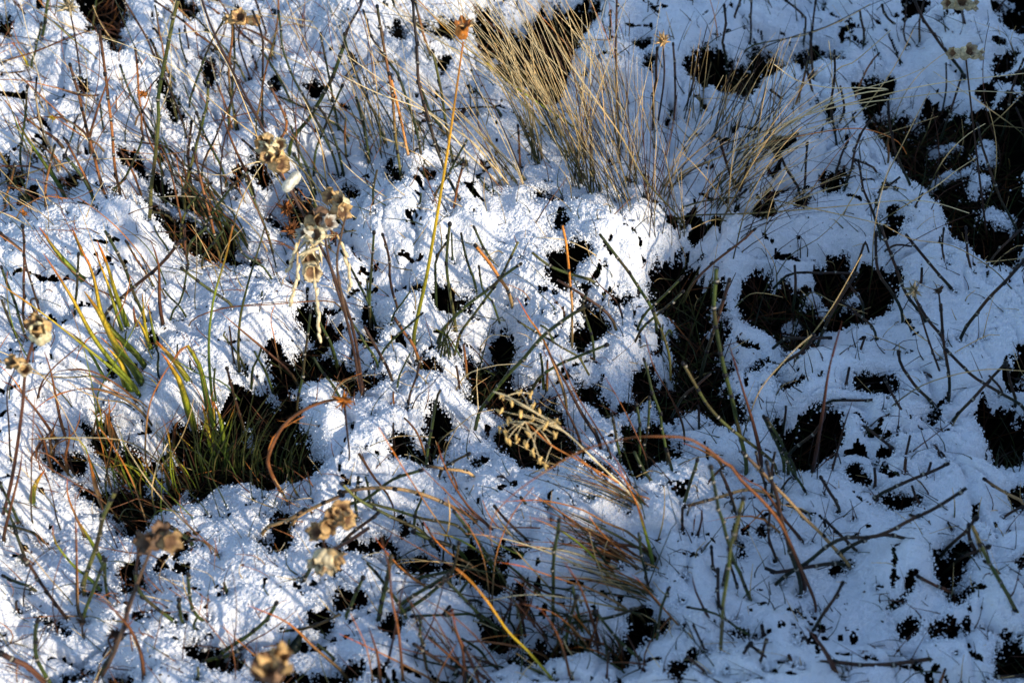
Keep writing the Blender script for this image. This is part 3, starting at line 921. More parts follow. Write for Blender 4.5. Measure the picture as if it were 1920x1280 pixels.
# ------------------------------------------------------------------ snow coverage: traced gaps in the photo
HOLES = """
A 520,0 700,0 720,90 690,160 640,200 700,230 740,290 690,340 630,340 600,290 600,210 560,190 480,160 440,110 500,60
A 0,100 60,120 110,170 60,200 0,200
A 440,480 500,470 510,500 470,520
A 900,470 950,480 1000,560 1010,590 960,600 900,580
A 0,840 60,830 100,880 110,970 60,980 0,950
A 640,780 720,800 760,850 830,880 930,900 1050,950 1010,1010 900,940 820,930 760,890 660,860
A 820,930 1000,950 1100,1010 1180,1060 1220,1120 1100,1090 1010,1060 900,990 840,960
A 1390,780 1440,800 1500,870 1490,940 1400,880 1340,860 1370,820
A 1250,850 1330,870 1350,960 1270,960 1300,920
A 1420,1030 1500,1020 1560,1060 1540,1090 1440,1080
A 1600,920 1700,900 1720,1000 1700,1100 1650,1230 1560,1180 1540,1100 1600,1050 1580,960
A 320,930 440,920 450,990 380,1010 320,990
A 640,1080 720,1060 760,1120 700,1180 640,1140
A 840,1150 1000,1170 1200,1260 1250,1290 950,1290 860,1220
A 1710,470 1790,460 1800,520 1740,510
A 1510,420 1570,430 1560,500 1510,490
A 1130,330 1200,360 1200,440 1150,460 1130,400
A 1010,0 1090,60 1130,110 1090,130 1020,100 990,50
B 290,170 340,120 380,180 340,230 290,240
B 400,100 640,130 640,190 520,190 440,170
B 520,290 590,270 610,340 560,370 530,350
B 730,60 820,30 900,100 1010,40 1100,0 1330,0 1370,30 1380,120 1330,230 1310,370 1250,440 1150,480 1050,480 970,410 870,400 800,300 790,220 740,160
B 1330,0 1500,0 1480,30 1400,60 1340,50
B 1630,250 1700,240 1710,300 1650,320
B 1660,400 1720,400 1730,430 1680,440
B 600,600 640,570 720,570 800,610 700,630 620,620
B 230,880 290,860 330,960 350,1090 330,1130 290,1090 250,960
B 0,950 40,960 100,1080 90,1120 0,1100
B 1060,1080 1180,1100 1260,1160 1240,1200 1150,1160 1060,1110
B 1190,1240 1250,1240 1260,1290 1190,1290
C 0,380 60,330 110,270 180,260 240,320 350,340 400,270 400,220 520,220 500,300 600,300 640,260 640,190 710,170 860,180 910,230 900,290 830,320 740,290 620,340 560,380 500,400 460,440 430,520 400,600 340,560 350,470 260,450 160,480 60,470 0,430
C 1380,140 1440,150 1430,180 1390,170
C 930,440 1060,420 1170,370 1190,430 1120,480 1060,500 960,480
C 1050,500 1250,520 1450,510 1560,540 1620,580 1700,620 1740,680 1640,660 1560,640 1480,680 1460,760 1500,800 1580,790 1640,800 1600,830 1500,840 1400,880 1420,930 1500,940 1580,900 1640,900 1610,950 1640,1000 1760,1010 1790,940 1770,860 1830,780 1930,800 1930,1040 1800,1080 1700,1090 1650,1140 1630,1200 1650,1260 1560,1260 1480,1230 1440,1160 1400,1060 1330,960 1270,890 1230,820 1230,730 1260,640 1200,590 1080,580 1040,540
C 1700,140 1780,110 1800,60 1880,20 1930,-10 1930,170 1780,170
C 1740,370 1820,360 1830,430 1790,470 1740,430
C 640,1040 690,1050 710,1110 650,1140 600,1090
C 790,940 900,930 920,1000 860,1050 800,1000
C 1120,1180 1200,1200 1240,1290 1120,1290
C 1480,1180 1600,1200 1640,1290 1500,1260
D 1040,-10 1260,-10 1230,40 1160,50 1080,30
D 1260,-10 1330,30 1440,90 1460,140 1380,120 1300,60
D 1480,570 1560,580 1700,560 1780,600 1840,640 1910,660 1910,780 1880,770 1820,720 1760,700 1700,690 1640,720 1600,790 1540,760 1500,690 1460,620
D 1510,790 1600,790 1650,850 1650,960 1640,1020 1700,1080 1740,1050 1730,1130 1780,1200 1780,1290 900,1290 860,1200 920,1160 900,1040 980,1000 1050,940 1120,960 1220,960 1300,1000 1370,1010 1390,930 1420,870 1480,820
D 420,1010 500,960 560,960 570,1020 680,1090 740,1130 760,1190 680,1220 540,1170 480,1130 440,1080
D 200,1190 380,1160 420,1200 390,1260 250,1260 180,1220
D 1660,330 1760,390 1860,440 1870,500 1790,520 1700,460 1640,410
D 830,530 870,560 860,590 820,580
D 1340,690 1390,700 1380,740 1350,740
D 560,680 600,700 640,780 600,760
E 80,410 130,370 170,410 210,500 190,540 120,540 80,500 100,460
E 520,350 560,300 640,280 740,320 700,350 640,360 540,370
E 400,270 450,290 440,330 400,320
E 820,440 860,450 930,420 970,440 965,520 940,600 970,700 1020,740 1090,740 1060,770 990,790 930,830 860,850 750,860 700,830 700,720 720,680 640,620 700,590 770,570 830,530 850,480
E -10,650 60,660 120,700 180,740 230,770 200,790 120,850 90,820 60,800 -10,800
E 390,640 500,640 540,680 480,690 410,680
E 1180,130 1250,90 1300,140 1400,140 1420,180 1340,190 1290,240 1220,290 1180,280 1160,200
E 1320,340 1400,320 1460,340 1440,400 1500,440 1500,500 1440,520 1400,580 1320,600 1300,520 1330,470 1320,400
E 1500,280 1600,270 1640,300 1560,320
E 1720,80 1780,90 1910,70 1910,270 1830,320 1760,290 1750,200 1740,120
E 1910,480 1860,490 1840,450 1910,420
E 1300,740 1400,700 1470,690 1460,740 1480,800 1560,810 1680,790 1700,840 1600,840 1530,900 1490,880 1440,820 1330,840 1300,800
E 1650,690 1740,620 1800,620 1770,690 1740,760 1680,760
E 920,860 1040,860 1170,830 1190,900 1260,1000 1330,1110 1340,1170 1400,1220 1290,1220 1230,1260 1100,1270 980,1250 960,1200 920,1130 880,1080 880,990 920,940
E 480,970 560,940 590,1000 570,1060 550,1160 480,1210 430,1260 350,1220 270,1170 240,1130 290,1080 350,1060 380,1100 440,1150 490,1110 470,1040
E 700,1220 800,1210 820,1250 720,1250
E 1580,990 1680,1010 1770,920 1830,990 1840,1070 1910,1100 1910,1190 1820,1220 1740,1190 1700,1250 1590,1290 1590,1180 1570,1080
F 0,100 60,210 200,225 290,330 250,450 260,540 320,640 240,670 230,720 300,900 390,960 330,1010 200,1010 180,960 110,900 130,820 60,740 50,640 0,580
F 380,290 520,270 550,310 500,350 450,390 380,350
F 780,130 960,110 1080,80 1100,160 1200,170 1200,320 1150,370 1100,400 1030,420 920,400 880,380 790,400 760,480 770,560 680,580 620,530 560,450 570,400 680,400 740,350 720,280 800,230
F 340,670 420,660 500,620 510,660 440,690 360,690
F 530,620 590,640 620,670 560,660
F 540,780 640,790 650,830 590,870 540,850
F 940,850 1010,840 1080,800 1170,800 1180,880 1080,900 1040,910 960,870
F 1240,690 1320,690 1310,710 1250,710
F 640,1000 760,980 880,1020 890,1070 840,1110 880,1140 850,1200 790,1220 760,1290 620,1290 620,1220 700,1180 640,1130 560,1120 510,1090 540,1040 620,1050
F 1640,950 1720,960 1880,990 1930,1000 1930,1190 1790,1200 1740,1110 1680,1050
F 1780,1200 1930,1180 1930,1290 1800,1250
F 1480,-10 1560,40 1600,20 1600,-10
F 1660,30 1720,-10 1930,-10 1930,180 1800,170 1710,150 1660,90
F 1400,980 1440,990 1420,1070 1390,1060
F 1080,1200 1170,1210 1150,1250 1090,1240
F 1850,700 1930,740 1930,800 1870,790
G 380,100 500,60 620,-10 1780,-10 1770,30 1600,110 1500,110 1440,110 1390,80 1200,80 1090,120 1060,180 900,190 800,180 680,180 560,190 480,170
G 620,190 680,200 780,230 760,300 820,330 740,370 660,350 610,280
G 830,410 900,390 940,440 860,460
G 640,740 680,560 740,560 780,620 850,650 870,660 790,700 720,740 660,765
G 940,600 1020,610 1010,660 960,650
G 1400,460 1460,430 1520,380 1520,300 1590,300 1600,360 1590,420 1610,480 1590,550 1520,565 1490,520 1430,490
G 170,850 230,890 330,920 380,980 370,1010 300,1000 240,960 200,900
G 350,1250 400,1180 480,1180 530,1170 510,1210 440,1230 400,1260
G 1030,1080 1100,1020 1160,1000 1150,1080 1240,1120 1350,1130 1350,1180 1270,1230 1180,1200 1110,1160
G 1700,920 1780,860 1840,860 1830,940 1730,950
G 1860,780 1910,770 1910,830 1880,820
G 1380,1300 1600,1230 1720,1240 1910,1180 1910,1300
G 1830,640 1910,640 1910,690 1860,690
G 600,1230 700,1240 700,1300 560,1300
G 240,340 280,340 260,380
H 0,480 60,440 130,430 280,440 270,470 200,480 120,500 40,510
H 290,480 370,500 440,490 560,500 640,540 680,470 740,450 780,470 790,510 850,570 930,600 930,680 860,720 810,730 800,650 740,600 650,620 590,590 550,590 540,640 440,610 420,660 340,650 300,610 330,580 300,530
H 0,790 60,770 130,790 130,830 60,870 0,860
H 210,1000 230,940 300,925 350,940 310,1000 240,1030
H 760,880 860,870 910,900 970,880 1010,900 960,960 880,980 790,1000 760,960
H 980,720 1040,750 1050,820 1000,810 970,780
H 870,1040 960,1040 1040,1020 1100,960 1200,980 1340,1060 1440,1080 1400,1120 1250,1130 1100,1120 1000,1140 900,1130 870,1080
H 1620,830 1700,830 1720,880 1730,920 1830,940 1840,990 1750,1010 1660,1060 1640,1130 1560,1160 1480,1130 1500,1070 1560,1010 1600,930
H 1350,70 1420,60 1530,100 1560,150 1490,150 1420,120 1340,110
H 1590,-10 1690,30 1700,110 1680,160 1630,130 1590,80
H 290,310 330,270 380,310 370,350 320,390 290,350
H 960,-10 1240,-10 1200,20 1120,20 1040,30 1000,60 970,40
H 0,1200 80,1190 100,1220 40,1300 0,1300
H 1780,1250 1910,1180 1910,1300 1800,1300
H 1490,570 1560,590 1550,640 1500,620
I 620,-10 780,-10 760,30 700,45 640,30
I 930,50 1020,60 1050,120 980,130 920,90
I 1110,230 1200,230 1270,270 1350,290 1330,325 1250,310 1150,270
I 1780,-10 1930,-10 1930,40 1840,20
I 1830,170 1930,160 1930,260 1850,230
I 1370,560 1440,530 1540,500 1600,500 1640,570 1600,640 1550,680 1540,760 1570,820 1550,880 1500,830 1450,740 1380,700 1390,640
I 1810,620 1930,610 1930,690 1830,670
I 1080,820 1130,840 1200,840 1230,740 1265,730 1240,830 1190,870 1110,850
I 1210,980 1270,960 1310,990 1290,1040 1220,1020
I 1370,980 1440,950 1530,960 1540,1000 1480,1040 1400,1030
I 1750,1020 1780,1050 1830,1080 1930,1100 1930,1220 1800,1230 1740,1260 1760,1160 1730,1100
I 270,480 310,490 340,530 290,550
I 440,420 500,420 490,470 450,460
I 830,610 920,610 910,650 860,650
I 250,1010 320,1010 350,1050 280,1050
I 0,1120 50,1120 80,1180 30,1200 0,1190
P 1703,171 1781,186 1889,186 1930,214 1930,457 1853,457 1803,400 1753,343 1717,286 1696,236
P 1231,480 1290,455 1330,480 1380,545 1350,600 1300,640 1275,610 1290,560 1260,510
P 1240,650 1290,640 1320,700 1270,740 1235,700
P 1395,500 1440,470 1490,490 1500,540 1450,560 1400,540
P 1540,470 1600,455 1660,480 1640,530 1570,540
P 440,740 520,690 550,720 545,800 590,850 500,860 430,840
P 260,350 330,380 420,400 440,430 360,430 300,400
P 980,700 1035,690 1060,740 1080,820 1040,850 960,830 950,760
"""
# snow lumps standing inside the traced gaps: crop x,y rx,ry
ISLES = """
B 870,220 60,40
B 960,60 40,50
B 1030,430 60,30
B 900,330 50,25
B 1100,130 45,25
C 1330,750 55,40
C 1680,620 40,25
F 130,535 55,25
F 200,380 55,35
F 230,260 60,50
F 1020,220 50,60
F 150,850 30,50
F 400,430 30,30
G 960,60 45,40
G 760,30 60,35
D 810,1190 90,60
D 1340,970 35,60
D 600,1040 60,40
I 1170,770 50,50
E 1400,560 30,40
D 1400,1140 25,18
P 1796,221 27,15
P 1860,257 34,30
P 1789,286 45,18
P 1846,314 27,22
P 1881,386 44,20
P 1560,505 16,22
"""
S2 = 2.0
MX0, MY0 = -100, -100
MWd, MHd = int((PW+200)/S2), int((PH+200)/S2)
cov = np.ones((MHd, MWd))
gy, gx = np.mgrid[0:MHd, 0:MWd]
gpx = gx*S2+MX0; gpy = gy*S2+MY0
wx = fbm(gpx, gpy, 1/30., 4, 5)*20; wy = fbm(gpx, gpy, 1/30., 4, 9)*20
qx = gpx+wx; qy = gpy+wy
def fill(poly, val):
    xs = [p[0] for p in poly]; ys = [p[1] for p in poly]
    x0 = max(int((min(xs)-30-MX0)/S2), 0); x1 = min(int((max(xs)+30-MX0)/S2), MWd)
    y0 = max(int((min(ys)-30-MY0)/S2), 0); y1 = min(int((max(ys)+30-MY0)/S2), MHd)
    X = qx[y0:y1, x0:x1]; Y = qy[y0:y1, x0:x1]; ins = np.zeros(X.shape, bool)
    for i in range(len(poly)):
        ax, ay = poly[i]; bx, by = poly[i-1]
        if ay == by: continue
        ins ^= ((ay > Y) != (by > Y)) & (X < (bx-ax)*(Y-ay)/(by-ay)+ax)
    cov[y0:y1, x0:x1][ins] = val
for ln in HOLES.strip().splitlines():
    t = ln.split(); fill(parse_pts(t[0], t[1:]), 0.0)
for ln in ISLES.strip().splitlines():
    t = ln.split(); x, y = map(float, t[1].split(',')); rx, ry = map(float, t[2].split(','))
    fill([cpx(t[0], x+rx*math.cos(a), y+ry*math.sin(a)) for a in np.linspace(0, 2*math.pi, 16)[:-1]], 1.0)
covS = boxblur(cov, 3)      # ~ 5 px
covM = boxblur(cov, 7)
covL = boxblur(cov, 22)
def samp(m, px, py):
    x = np.clip((px-MX0)/S2, 0, MWd-1.001); y = np.clip((py-MY0)/S2, 0, MHd-1.001)
    ix = x.astype(int); iy = y.astype(int); fx = x-ix; fy = y-iy
    return (m[iy, ix]*(1-fx)+m[iy, ix+1]*fx)*(1-fy)+(m[iy+1, ix]*(1-fx)+m[iy+1, ix+1]*fx)*fy
def snow_fields(X, Y):
    px, py = project(X, Y, 0.0)
    inside = np.minimum(np.minimum(px+60, PW+60-px), np.minimum(py+60, PH+60-py))
    w = np.clip(inside/50.0, 0, 1)
    g = fbm(X, Y, 16, 3, 77)+0.26
    rs_, rm_, rl_ = np.clip(g*14+.5, 0, 1), np.clip(g*5+.5, 0, 1), np.clip(g*2.2+.5, 0, 1)
    cs = samp(covS, px, py)*w+rs_*(1-w); cm = samp(covM, px, py)*w+rm_*(1-w); cl = samp(covL, px, py)*w+rl_*(1-w)
    return cs, cm, cl
SMOOTH = [(440,960,200,75),(420,1110,220,85),(190,450,210,65),(100,1000,120,60),(860,590,80,50),(950,470,120,60),(950,910,160,55),(1560,1000,290,120),
          (1700,620,160,70),(1500,1130,210,80),(1190,580,60,60),(1600,350,90,60),(900,240,150,60),(1250,340,130,50),(370,660,90,55),(1250,60,120,60),(1700,1100,150,60),(700,280,90,60)]
def calm(X, Y):         # the unbroken pillows of snow
    px, py = project(X, Y, 0.0); m = np.zeros(np.shape(px))
    for a, b, c, d in SMOOTH: m = np.maximum(m, np.exp(-(((px-a)/c)**2+((py-b)/d)**2)**2*.8))
    return m
def crease(X, Y):       # the seams between the pillows of snow
    wx = X+fbm(X, Y, 26, 3, 61)*.016; wy = Y+fbm(X, Y, 26, 3, 62)*.016
    return np.abs(vnoise(wx*27, wy*34, 63)), np.abs(vnoise(wx*58, wy*66, 64))
def snow_height(X, Y, fine=True):
    cs, cm, cl = snow_fields(X, Y)
    c1, c2 = crease(X, Y); sm = calm(X, Y)
    z = fbm(X, Y, 11, 3, 1)*0.034 + billow(X+.3, Y, 38, 3)*0.003 - (1-.85*sm)*(0.0070*np.exp(-(c1/.085)**1.6) + 0.0032*np.exp(-(c2/.10)**1.6)) + .003*(1-sm) + (cl-0.8)*0.034 - 0.004
    edge = np.clip((1-cm)*1.6, 0, 1)
    if fine:
        g1 = fbm(X, Y, 230, 2, 11); g2 = vnoise(X*620, Y*620, 13); g3 = vnoise(X*1150, Y*1150, 14)
        rough = 0.52+1.6*edge + np.clip(fbm(X, Y, 26, 2, 33)*3-.3, 0, 1.0)*.7
        z = z + billow(X, Y, 115, 4)*0.0022*(.12+edge) + fbm(X, Y, 60, 2, 19)*.0027*(1-.6*sm) + rough*(g1*0.0012+g2*0.0016+g3*0.0015)
    z = z - 0.010*edge**1.6 - 0.006*np.clip(.75-cs, 0, 1)
    return z, cs, cm, cl
STEP = 0.00075
xs = np.arange(-0.43, 0.43, STEP); ys = np.arange(-0.255, 0.375, STEP)
X, Y = np.meshgrid(xs, ys)
Z, cs, cm, cl = snow_height(X, Y)
edgew = np.clip((1-cm)*2.4, 0, 1)
gap = fbm(X, Y, 900, 2, 21)*0.22 + fbm(X, Y, 330, 2, 24)*0.45 + fbm(X, Y, 130, 3, 22)*0.60
keep = cs + gap*edgew > 0.76
pit = fbm(X, Y, 24, 2, 41)
c1, c2 = crease(X, Y); sm = calm(X, Y); open_ = fbm(X, Y, 13, 3, 65)+.5*fbm(X, Y, 90, 2, 66)-.6*sm
keep &= ~((c1 < .16) & (c2+fbm(X, Y, 300, 3, 68)*.10 < .30*np.clip((open_-.36)*3.5, 0, 1)))
for ln in PLANTS.strip().splitlines():          # little melt hollow round every stem
    t = ln.split(); p_ = on_z(*cpx(t[0], *map(float, t[4].split(','))), 0)
    ix_, iy_ = int((p_[0]-xs[0])/STEP), int((p_[1]-ys[0])/STEP)
    if not (12 < ix_ < len(xs)-12 and 12 < iy_ < len(ys)-12): continue
    sl = (slice(iy_-12, iy_+12), slice(ix_-12, ix_+12))
    r2 = (X[sl]-p_[0])**2+(Y[sl]-p_[1])**2
    Z[sl] -= 0.0035*np.exp(-r2/(2*.0024**2)); keep[sl] &= ~(r2 < (.0007*(1+gap[sl]*2.5))**2)
keep &= ~((fbm(X, Y, 420, 3, 42) > 0.74) & (pit > .12))
keep &= ~(fbm(X, Y, 800, 2, 47) > 0.80+.5*calm(X, Y)-0.60*np.clip((1-cl)*1.5-.15, 0, .60))
# crumbly sideways jitter
J = np.clip((1-cm)*2, 0.25, 1)
Xj = X + vnoise(X*700, Y*700, 51)*0.0013*J + fbm(X, Y, 180, 2, 52)*0.0028*J
Yj = Y + vnoise(X*700, Y*700, 53)*0.0013*J + fbm(X, Y, 180, 2, 54)*0.0028*J
def grid_mesh(name, X, Y, Z, keep, mat, smooth=True):
    ny, nx = X.shape
    idx = np.arange(ny*nx).reshape(ny, nx)
    a, b, c, d = idx[:-1, :-1], idx[:-1, 1:], idx[1:, 1:], idx[1:, :-1]
    k = keep[:-1, :-1] & keep[:-1, 1:] & keep[1:, 1:] & keep[1:, :-1]
    q = np.stack([a[k], b[k], c[k], d[k]], 1)
    used = np.zeros(ny*nx, bool); used[q.ravel()] = True
    remap = np.cumsum(used)-1; q = remap[q]
    V = np.stack([X.ravel(), Y.ravel(), Z.ravel()], 1)[used]
    me = bpy.data.meshes.new(name)
    me.vertices.add(len(V)); me.vertices.foreach_set('co', V.astype(np.float32).ravel())
    me.loops.add(q.size); me.loops.foreach_set('vertex_index', q.astype(np.int32).ravel())
    me.polygons.add(len(q)); me.polygons.foreach_set('loop_start', np.arange(0, q.size, 4, dtype=np.int32))
    me.update(calc_edges=True)
    me.polygons.foreach_set('use_smooth', np.full(len(q), smooth))
    me.materials.append(mat)
    o = bpy.data.objects.new(name, me); C.objects.link(o); return o
snow = grid_mesh('snow', Xj, Yj, Z, keep, M_SNOW, False); snow['kind'] = 'structure'
# the snow goes on beyond the frame
st2 = 0.008
X2, Y2 = np.meshgrid(np.arange(-2.02, 2.02, st2), np.arange(-2.02, 2.02, st2))
Z2 = fbm(X2, Y2, 11, 3, 1)*0.020+billow(X2, Y2, 38, 3)*0.004-.004
k2 = (fbm(X2, Y2, 16, 3, 77)+0.26+fbm(X2, Y2, 120, 2, 78)*.12 > 0)
inn = (X2 > -0.418) & (X2 < 0.418) & (Y2 > -0.243) & (Y2 < 0.363)
s2 = grid_mesh('snow_field', X2, Y2, Z2, k2 & ~inn, M_SNOW); s2['kind'] = 'structure'
X3, Y3 = np.meshgrid(np.arange(-60, 60.1, 1.0), np.arange(-60, 60.1, 1.0))
s3 = grid_mesh('far_snow', X3, Y3, np.full(X3.shape, -0.012)+fbm(X3, Y3, .2, 2, 3)*.02-.01, ~((np.abs(X3) < 2.0) & (np.abs(Y3) < 2.0)), M_SNOW); s3['kind'] = 'structure'
g4 = np.linspace(-70, 70, 3); X4, Y4 = np.meshgrid(g4, g4)
gr = grid_mesh('ground', X4, Y4, np.full(X4.shape, -0.050), np.ones(X4.shape, bool), M_SOIL); gr['kind'] = 'structure'
# unseen bank added sunward, its crest shaped to shade the right of the view
U = np.array([math.cos(SUN_AZ), math.sin(SUN_AZ)]); Vv = np.array([-U[1], U[0]])
SB = [(300,1290),(460,1280),(600,1150),(850,960),(1000,900),(1120,850),(1270,720),(1300,600),(1310,500),(1230,380),(1100,230),(1050,120),(1010,20),(960,-100)]
bt = []
for p in SB:
    g = on_z(p[0], p[1], 0)[:2]; bt.append((float(g @ Vv), float(g @ U)))
bt.sort(); BT = np.array([b[0] for b in bt]); BS = np.array([b[1] for b in bt])
BD = 1.5
tt, ss = np.meshgrid(np.arange(-2.2, 2.2, .012), np.arange(-0.9, 0.9, .03))
sb = np.interp(tt, BT, BS)
crest = math.tan(SUN_EL)*(BD-sb) + fbm(tt, tt*0+3, 24, 3, 8)*0.035
prof = np.clip(1-np.abs(ss)/0.55, 0, 1)**1.0
zz = crest*prof + fbm(tt, ss, 9, 3, 12)*0.06*np.clip(np.abs(ss)/.3, 0, 1)*prof - 0.04*(1-prof)
bx = U[0]*(BD+ss)+Vv[0]*tt; by = U[1]*(BD+ss)+Vv[1]*tt
bank = grid_mesh('added_shade_bank', bx, by, zz, np.ones(tt.shape, bool), M_SOIL); bank['kind'] = 'structure'

# loose crystals along the broken rims and strewn over the snow
rs = np.random.RandomState(3)
def crystals():
    base = np.stack([X[keep], Y[keep], Z[keep], cm[keep], cl[keep]], 1)
    w = np.where(base[:, 3] < .95, 1.0, 0.07); w /= w.sum()
    n1, n2 = 110000, 190000
    p = base[rs.choice(len(base), n1, p=w)]
    pos = p[:, :3] + np.stack([rs.randn(n1)*.0007, rs.randn(n1)*.0007, rs.rand(n1)*.0012-.0003], 1)
    w = np.clip((.98-base[:, 3])*6, 0, 1)**2; w /= w.sum()
    p = base[rs.choice(len(base), n2, p=w)]
    off = rs.randn(n2, 2)*(rs.rand(n2, 1)**1.6)*.0052
    q = p[:, :3].copy(); q[:, :2] += off; dd = np.linalg.norm(off, axis=1)
    q[:, 2] -= dd*rs.uniform(.1, 1.3, n2) + .0005
    ok = fbm(q[:, 0], q[:, 1], 190, 3, 91)+rs.randn(n2)*.10 > -.10+dd*75-.12
    st = []
    for ln in PLANTS.strip().splitlines():      # snow clinging round the foot of each stem
        t = ln.split(); p_ = on_z(*cpx(t[0], *map(float, t[4].split(','))), 0)
        ix_, iy_ = int((p_[0]-xs[0])/STEP), int((p_[1]-ys[0])/STEP)
        if 0 < ix_ < len(xs)-1 and 0 < iy_ < len(ys)-1 and cs[iy_, ix_] > .5:
            a = rs.rand(34)*6.283; rr_ = .0013+np.abs(rs.randn(34))*.0009
            st.append(np.stack([p_[0]+np.cos(a)*rr_, p_[1]+np.sin(a)*rr_, Z[iy_, ix_]+.001+rs.rand(34)*.0022], 1))
    pos = np.concatenate([pos, q[ok]]+st); n = len(pos)
    r = (rs.rand(n)**2*0.0006+0.00032)
    O = np.array([[1,0,0],[-1,0,0],[0,1,0],[0,-1,0],[0,0,1],[0,0,-1]], float)
    F = np.array([[0,2,4],[2,1,4],[1,3,4],[3,0,4],[2,0,5],[1,2,5],[3,1,5],[0,3,5]])
    a = rs.randn(n, 4); a /= np.linalg.norm(a, axis=1)[:, None]; q0, q1, q2, q3 = a.T
    Rm = np.stack([1-2*(q2*q2+q3*q3), 2*(q1*q2-q0*q3), 2*(q1*q3+q0*q2), 2*(q1*q2+q0*q3), 1-2*(q1*q1+q3*q3), 2*(q2*q3-q0*q1), 2*(q1*q3-q0*q2), 2*(q2*q3+q0*q1), 1-2*(q1*q1+q2*q2)], 1).reshape(n, 3, 3)
    V = np.einsum('nij,kj->nki', Rm, O)*(r[:, None, None]*(0.7+0.6*rs.rand(n, 6, 1)))+pos[:, None]
    Fi = (F[None]+(np.arange(n)*6)[:, None, None]).reshape(-1, 3)
    me = bpy.data.meshes.new('snow_crystals'); V = V.reshape(-1, 3)
    me.vertices.add(len(V)); me.vertices.foreach_set('co', V.astype(np.float32).ravel())
    me.loops.add(Fi.size); me.loops.foreach_set('vertex_index', Fi.astype(np.int32).ravel())
    me.polygons.add(len(Fi)); me.polygons.foreach_set('loop_start', np.arange(0, Fi.size, 3, dtype=np.int32))
    me.update(calc_edges=True); me.materials.append(M_CRYS)
    o = bpy.data.objects.new('snow_crystals', me); C.objects.link(o)
    o['kind'] = 'stuff'; o['label'] = 'loose white snow crystals crumbling along the rims of the gaps'; o['category'] = 'snow crystals'
crystals()
def zsnow(x, y):
    z, a, b, c = snow_height(np.array([x]), np.array([y]), False)
    return float(z[0]), float(a[0])

# ------------------------------------------------------------------ colours
G1 = (.028, .038, .010); G2 = (.050, .068, .013); G3 = (.012, .018, .008); BR = (.055, .026, .014)
RU = (.30, .11, .032); TA = (.42, .25, .10); OR = (.66, .23, .035); YG = (.36, .42, .030); YE = (.74, .52, .04)
DK = (.007, .006, .006); STW = (.84, .59, .25); STP = (.90, .73, .41); RD = (.13, .048, .022); KH = (.13, .115, .032)
PAL = dict(
    g=[G1, G2, G1, G1], G=[G2, G2, G1, G2], d=[G3, G3, G1, G3], b=[G1, BR, BR, BR], r=[KH, RU, RU, BR], t=[KH, TA, TA, BR],
    o=[G1, TA, OR, OR], m=[G1, KH, RU, G1], k=[KH, KH, G2, KH], x=[G3, G3, BR, DK],
    y=[G2, YG, YE, OR], Y=[YG, YG, YE, YE], v=[(.07, .12, .02), (.10, .15, .025), YG, OR], R=[G2, RD, RU, RU], A=[RD, RU, RU, TA], n=[BR, BR, RD, BR],
    s=[G1, KH, STW, STP, STP], S=[STW, STP, STP, STP], q=[G2, KH, STW, STW], a=[(.14, .17, .02), (.50, .44, .03), (.80, .55, .03), (.80, .42, .03), OR], B=[DK, RD, RD, BR])
CW = dict(g='green', G='bright green', d='dark green', b='brownish-green', r='rust-brown', t='tan-banded', o='orange-tipped', m='mottled',
          k='olive', x='dark-olive', y='yellow-orange', Y='yellow-green', v='fresh green', R='reddish', n='dark brown', s='straw', S='pale straw',
          q='khaki', a='golden yellow', B='dark red', A='rust orange')
def palcol(k, n, jit=.25, rnd=random):
    P = np.array(PAL[k]); t = np.linspace(0, len(P)-1, n); i = np.minimum(t.astype(int), len(P)-2); f = (t-i)[:, None]
    c = P[i]*(1-f)+P[i+1]*f
    return c*(1+(rnd.random()-.5)*jit)

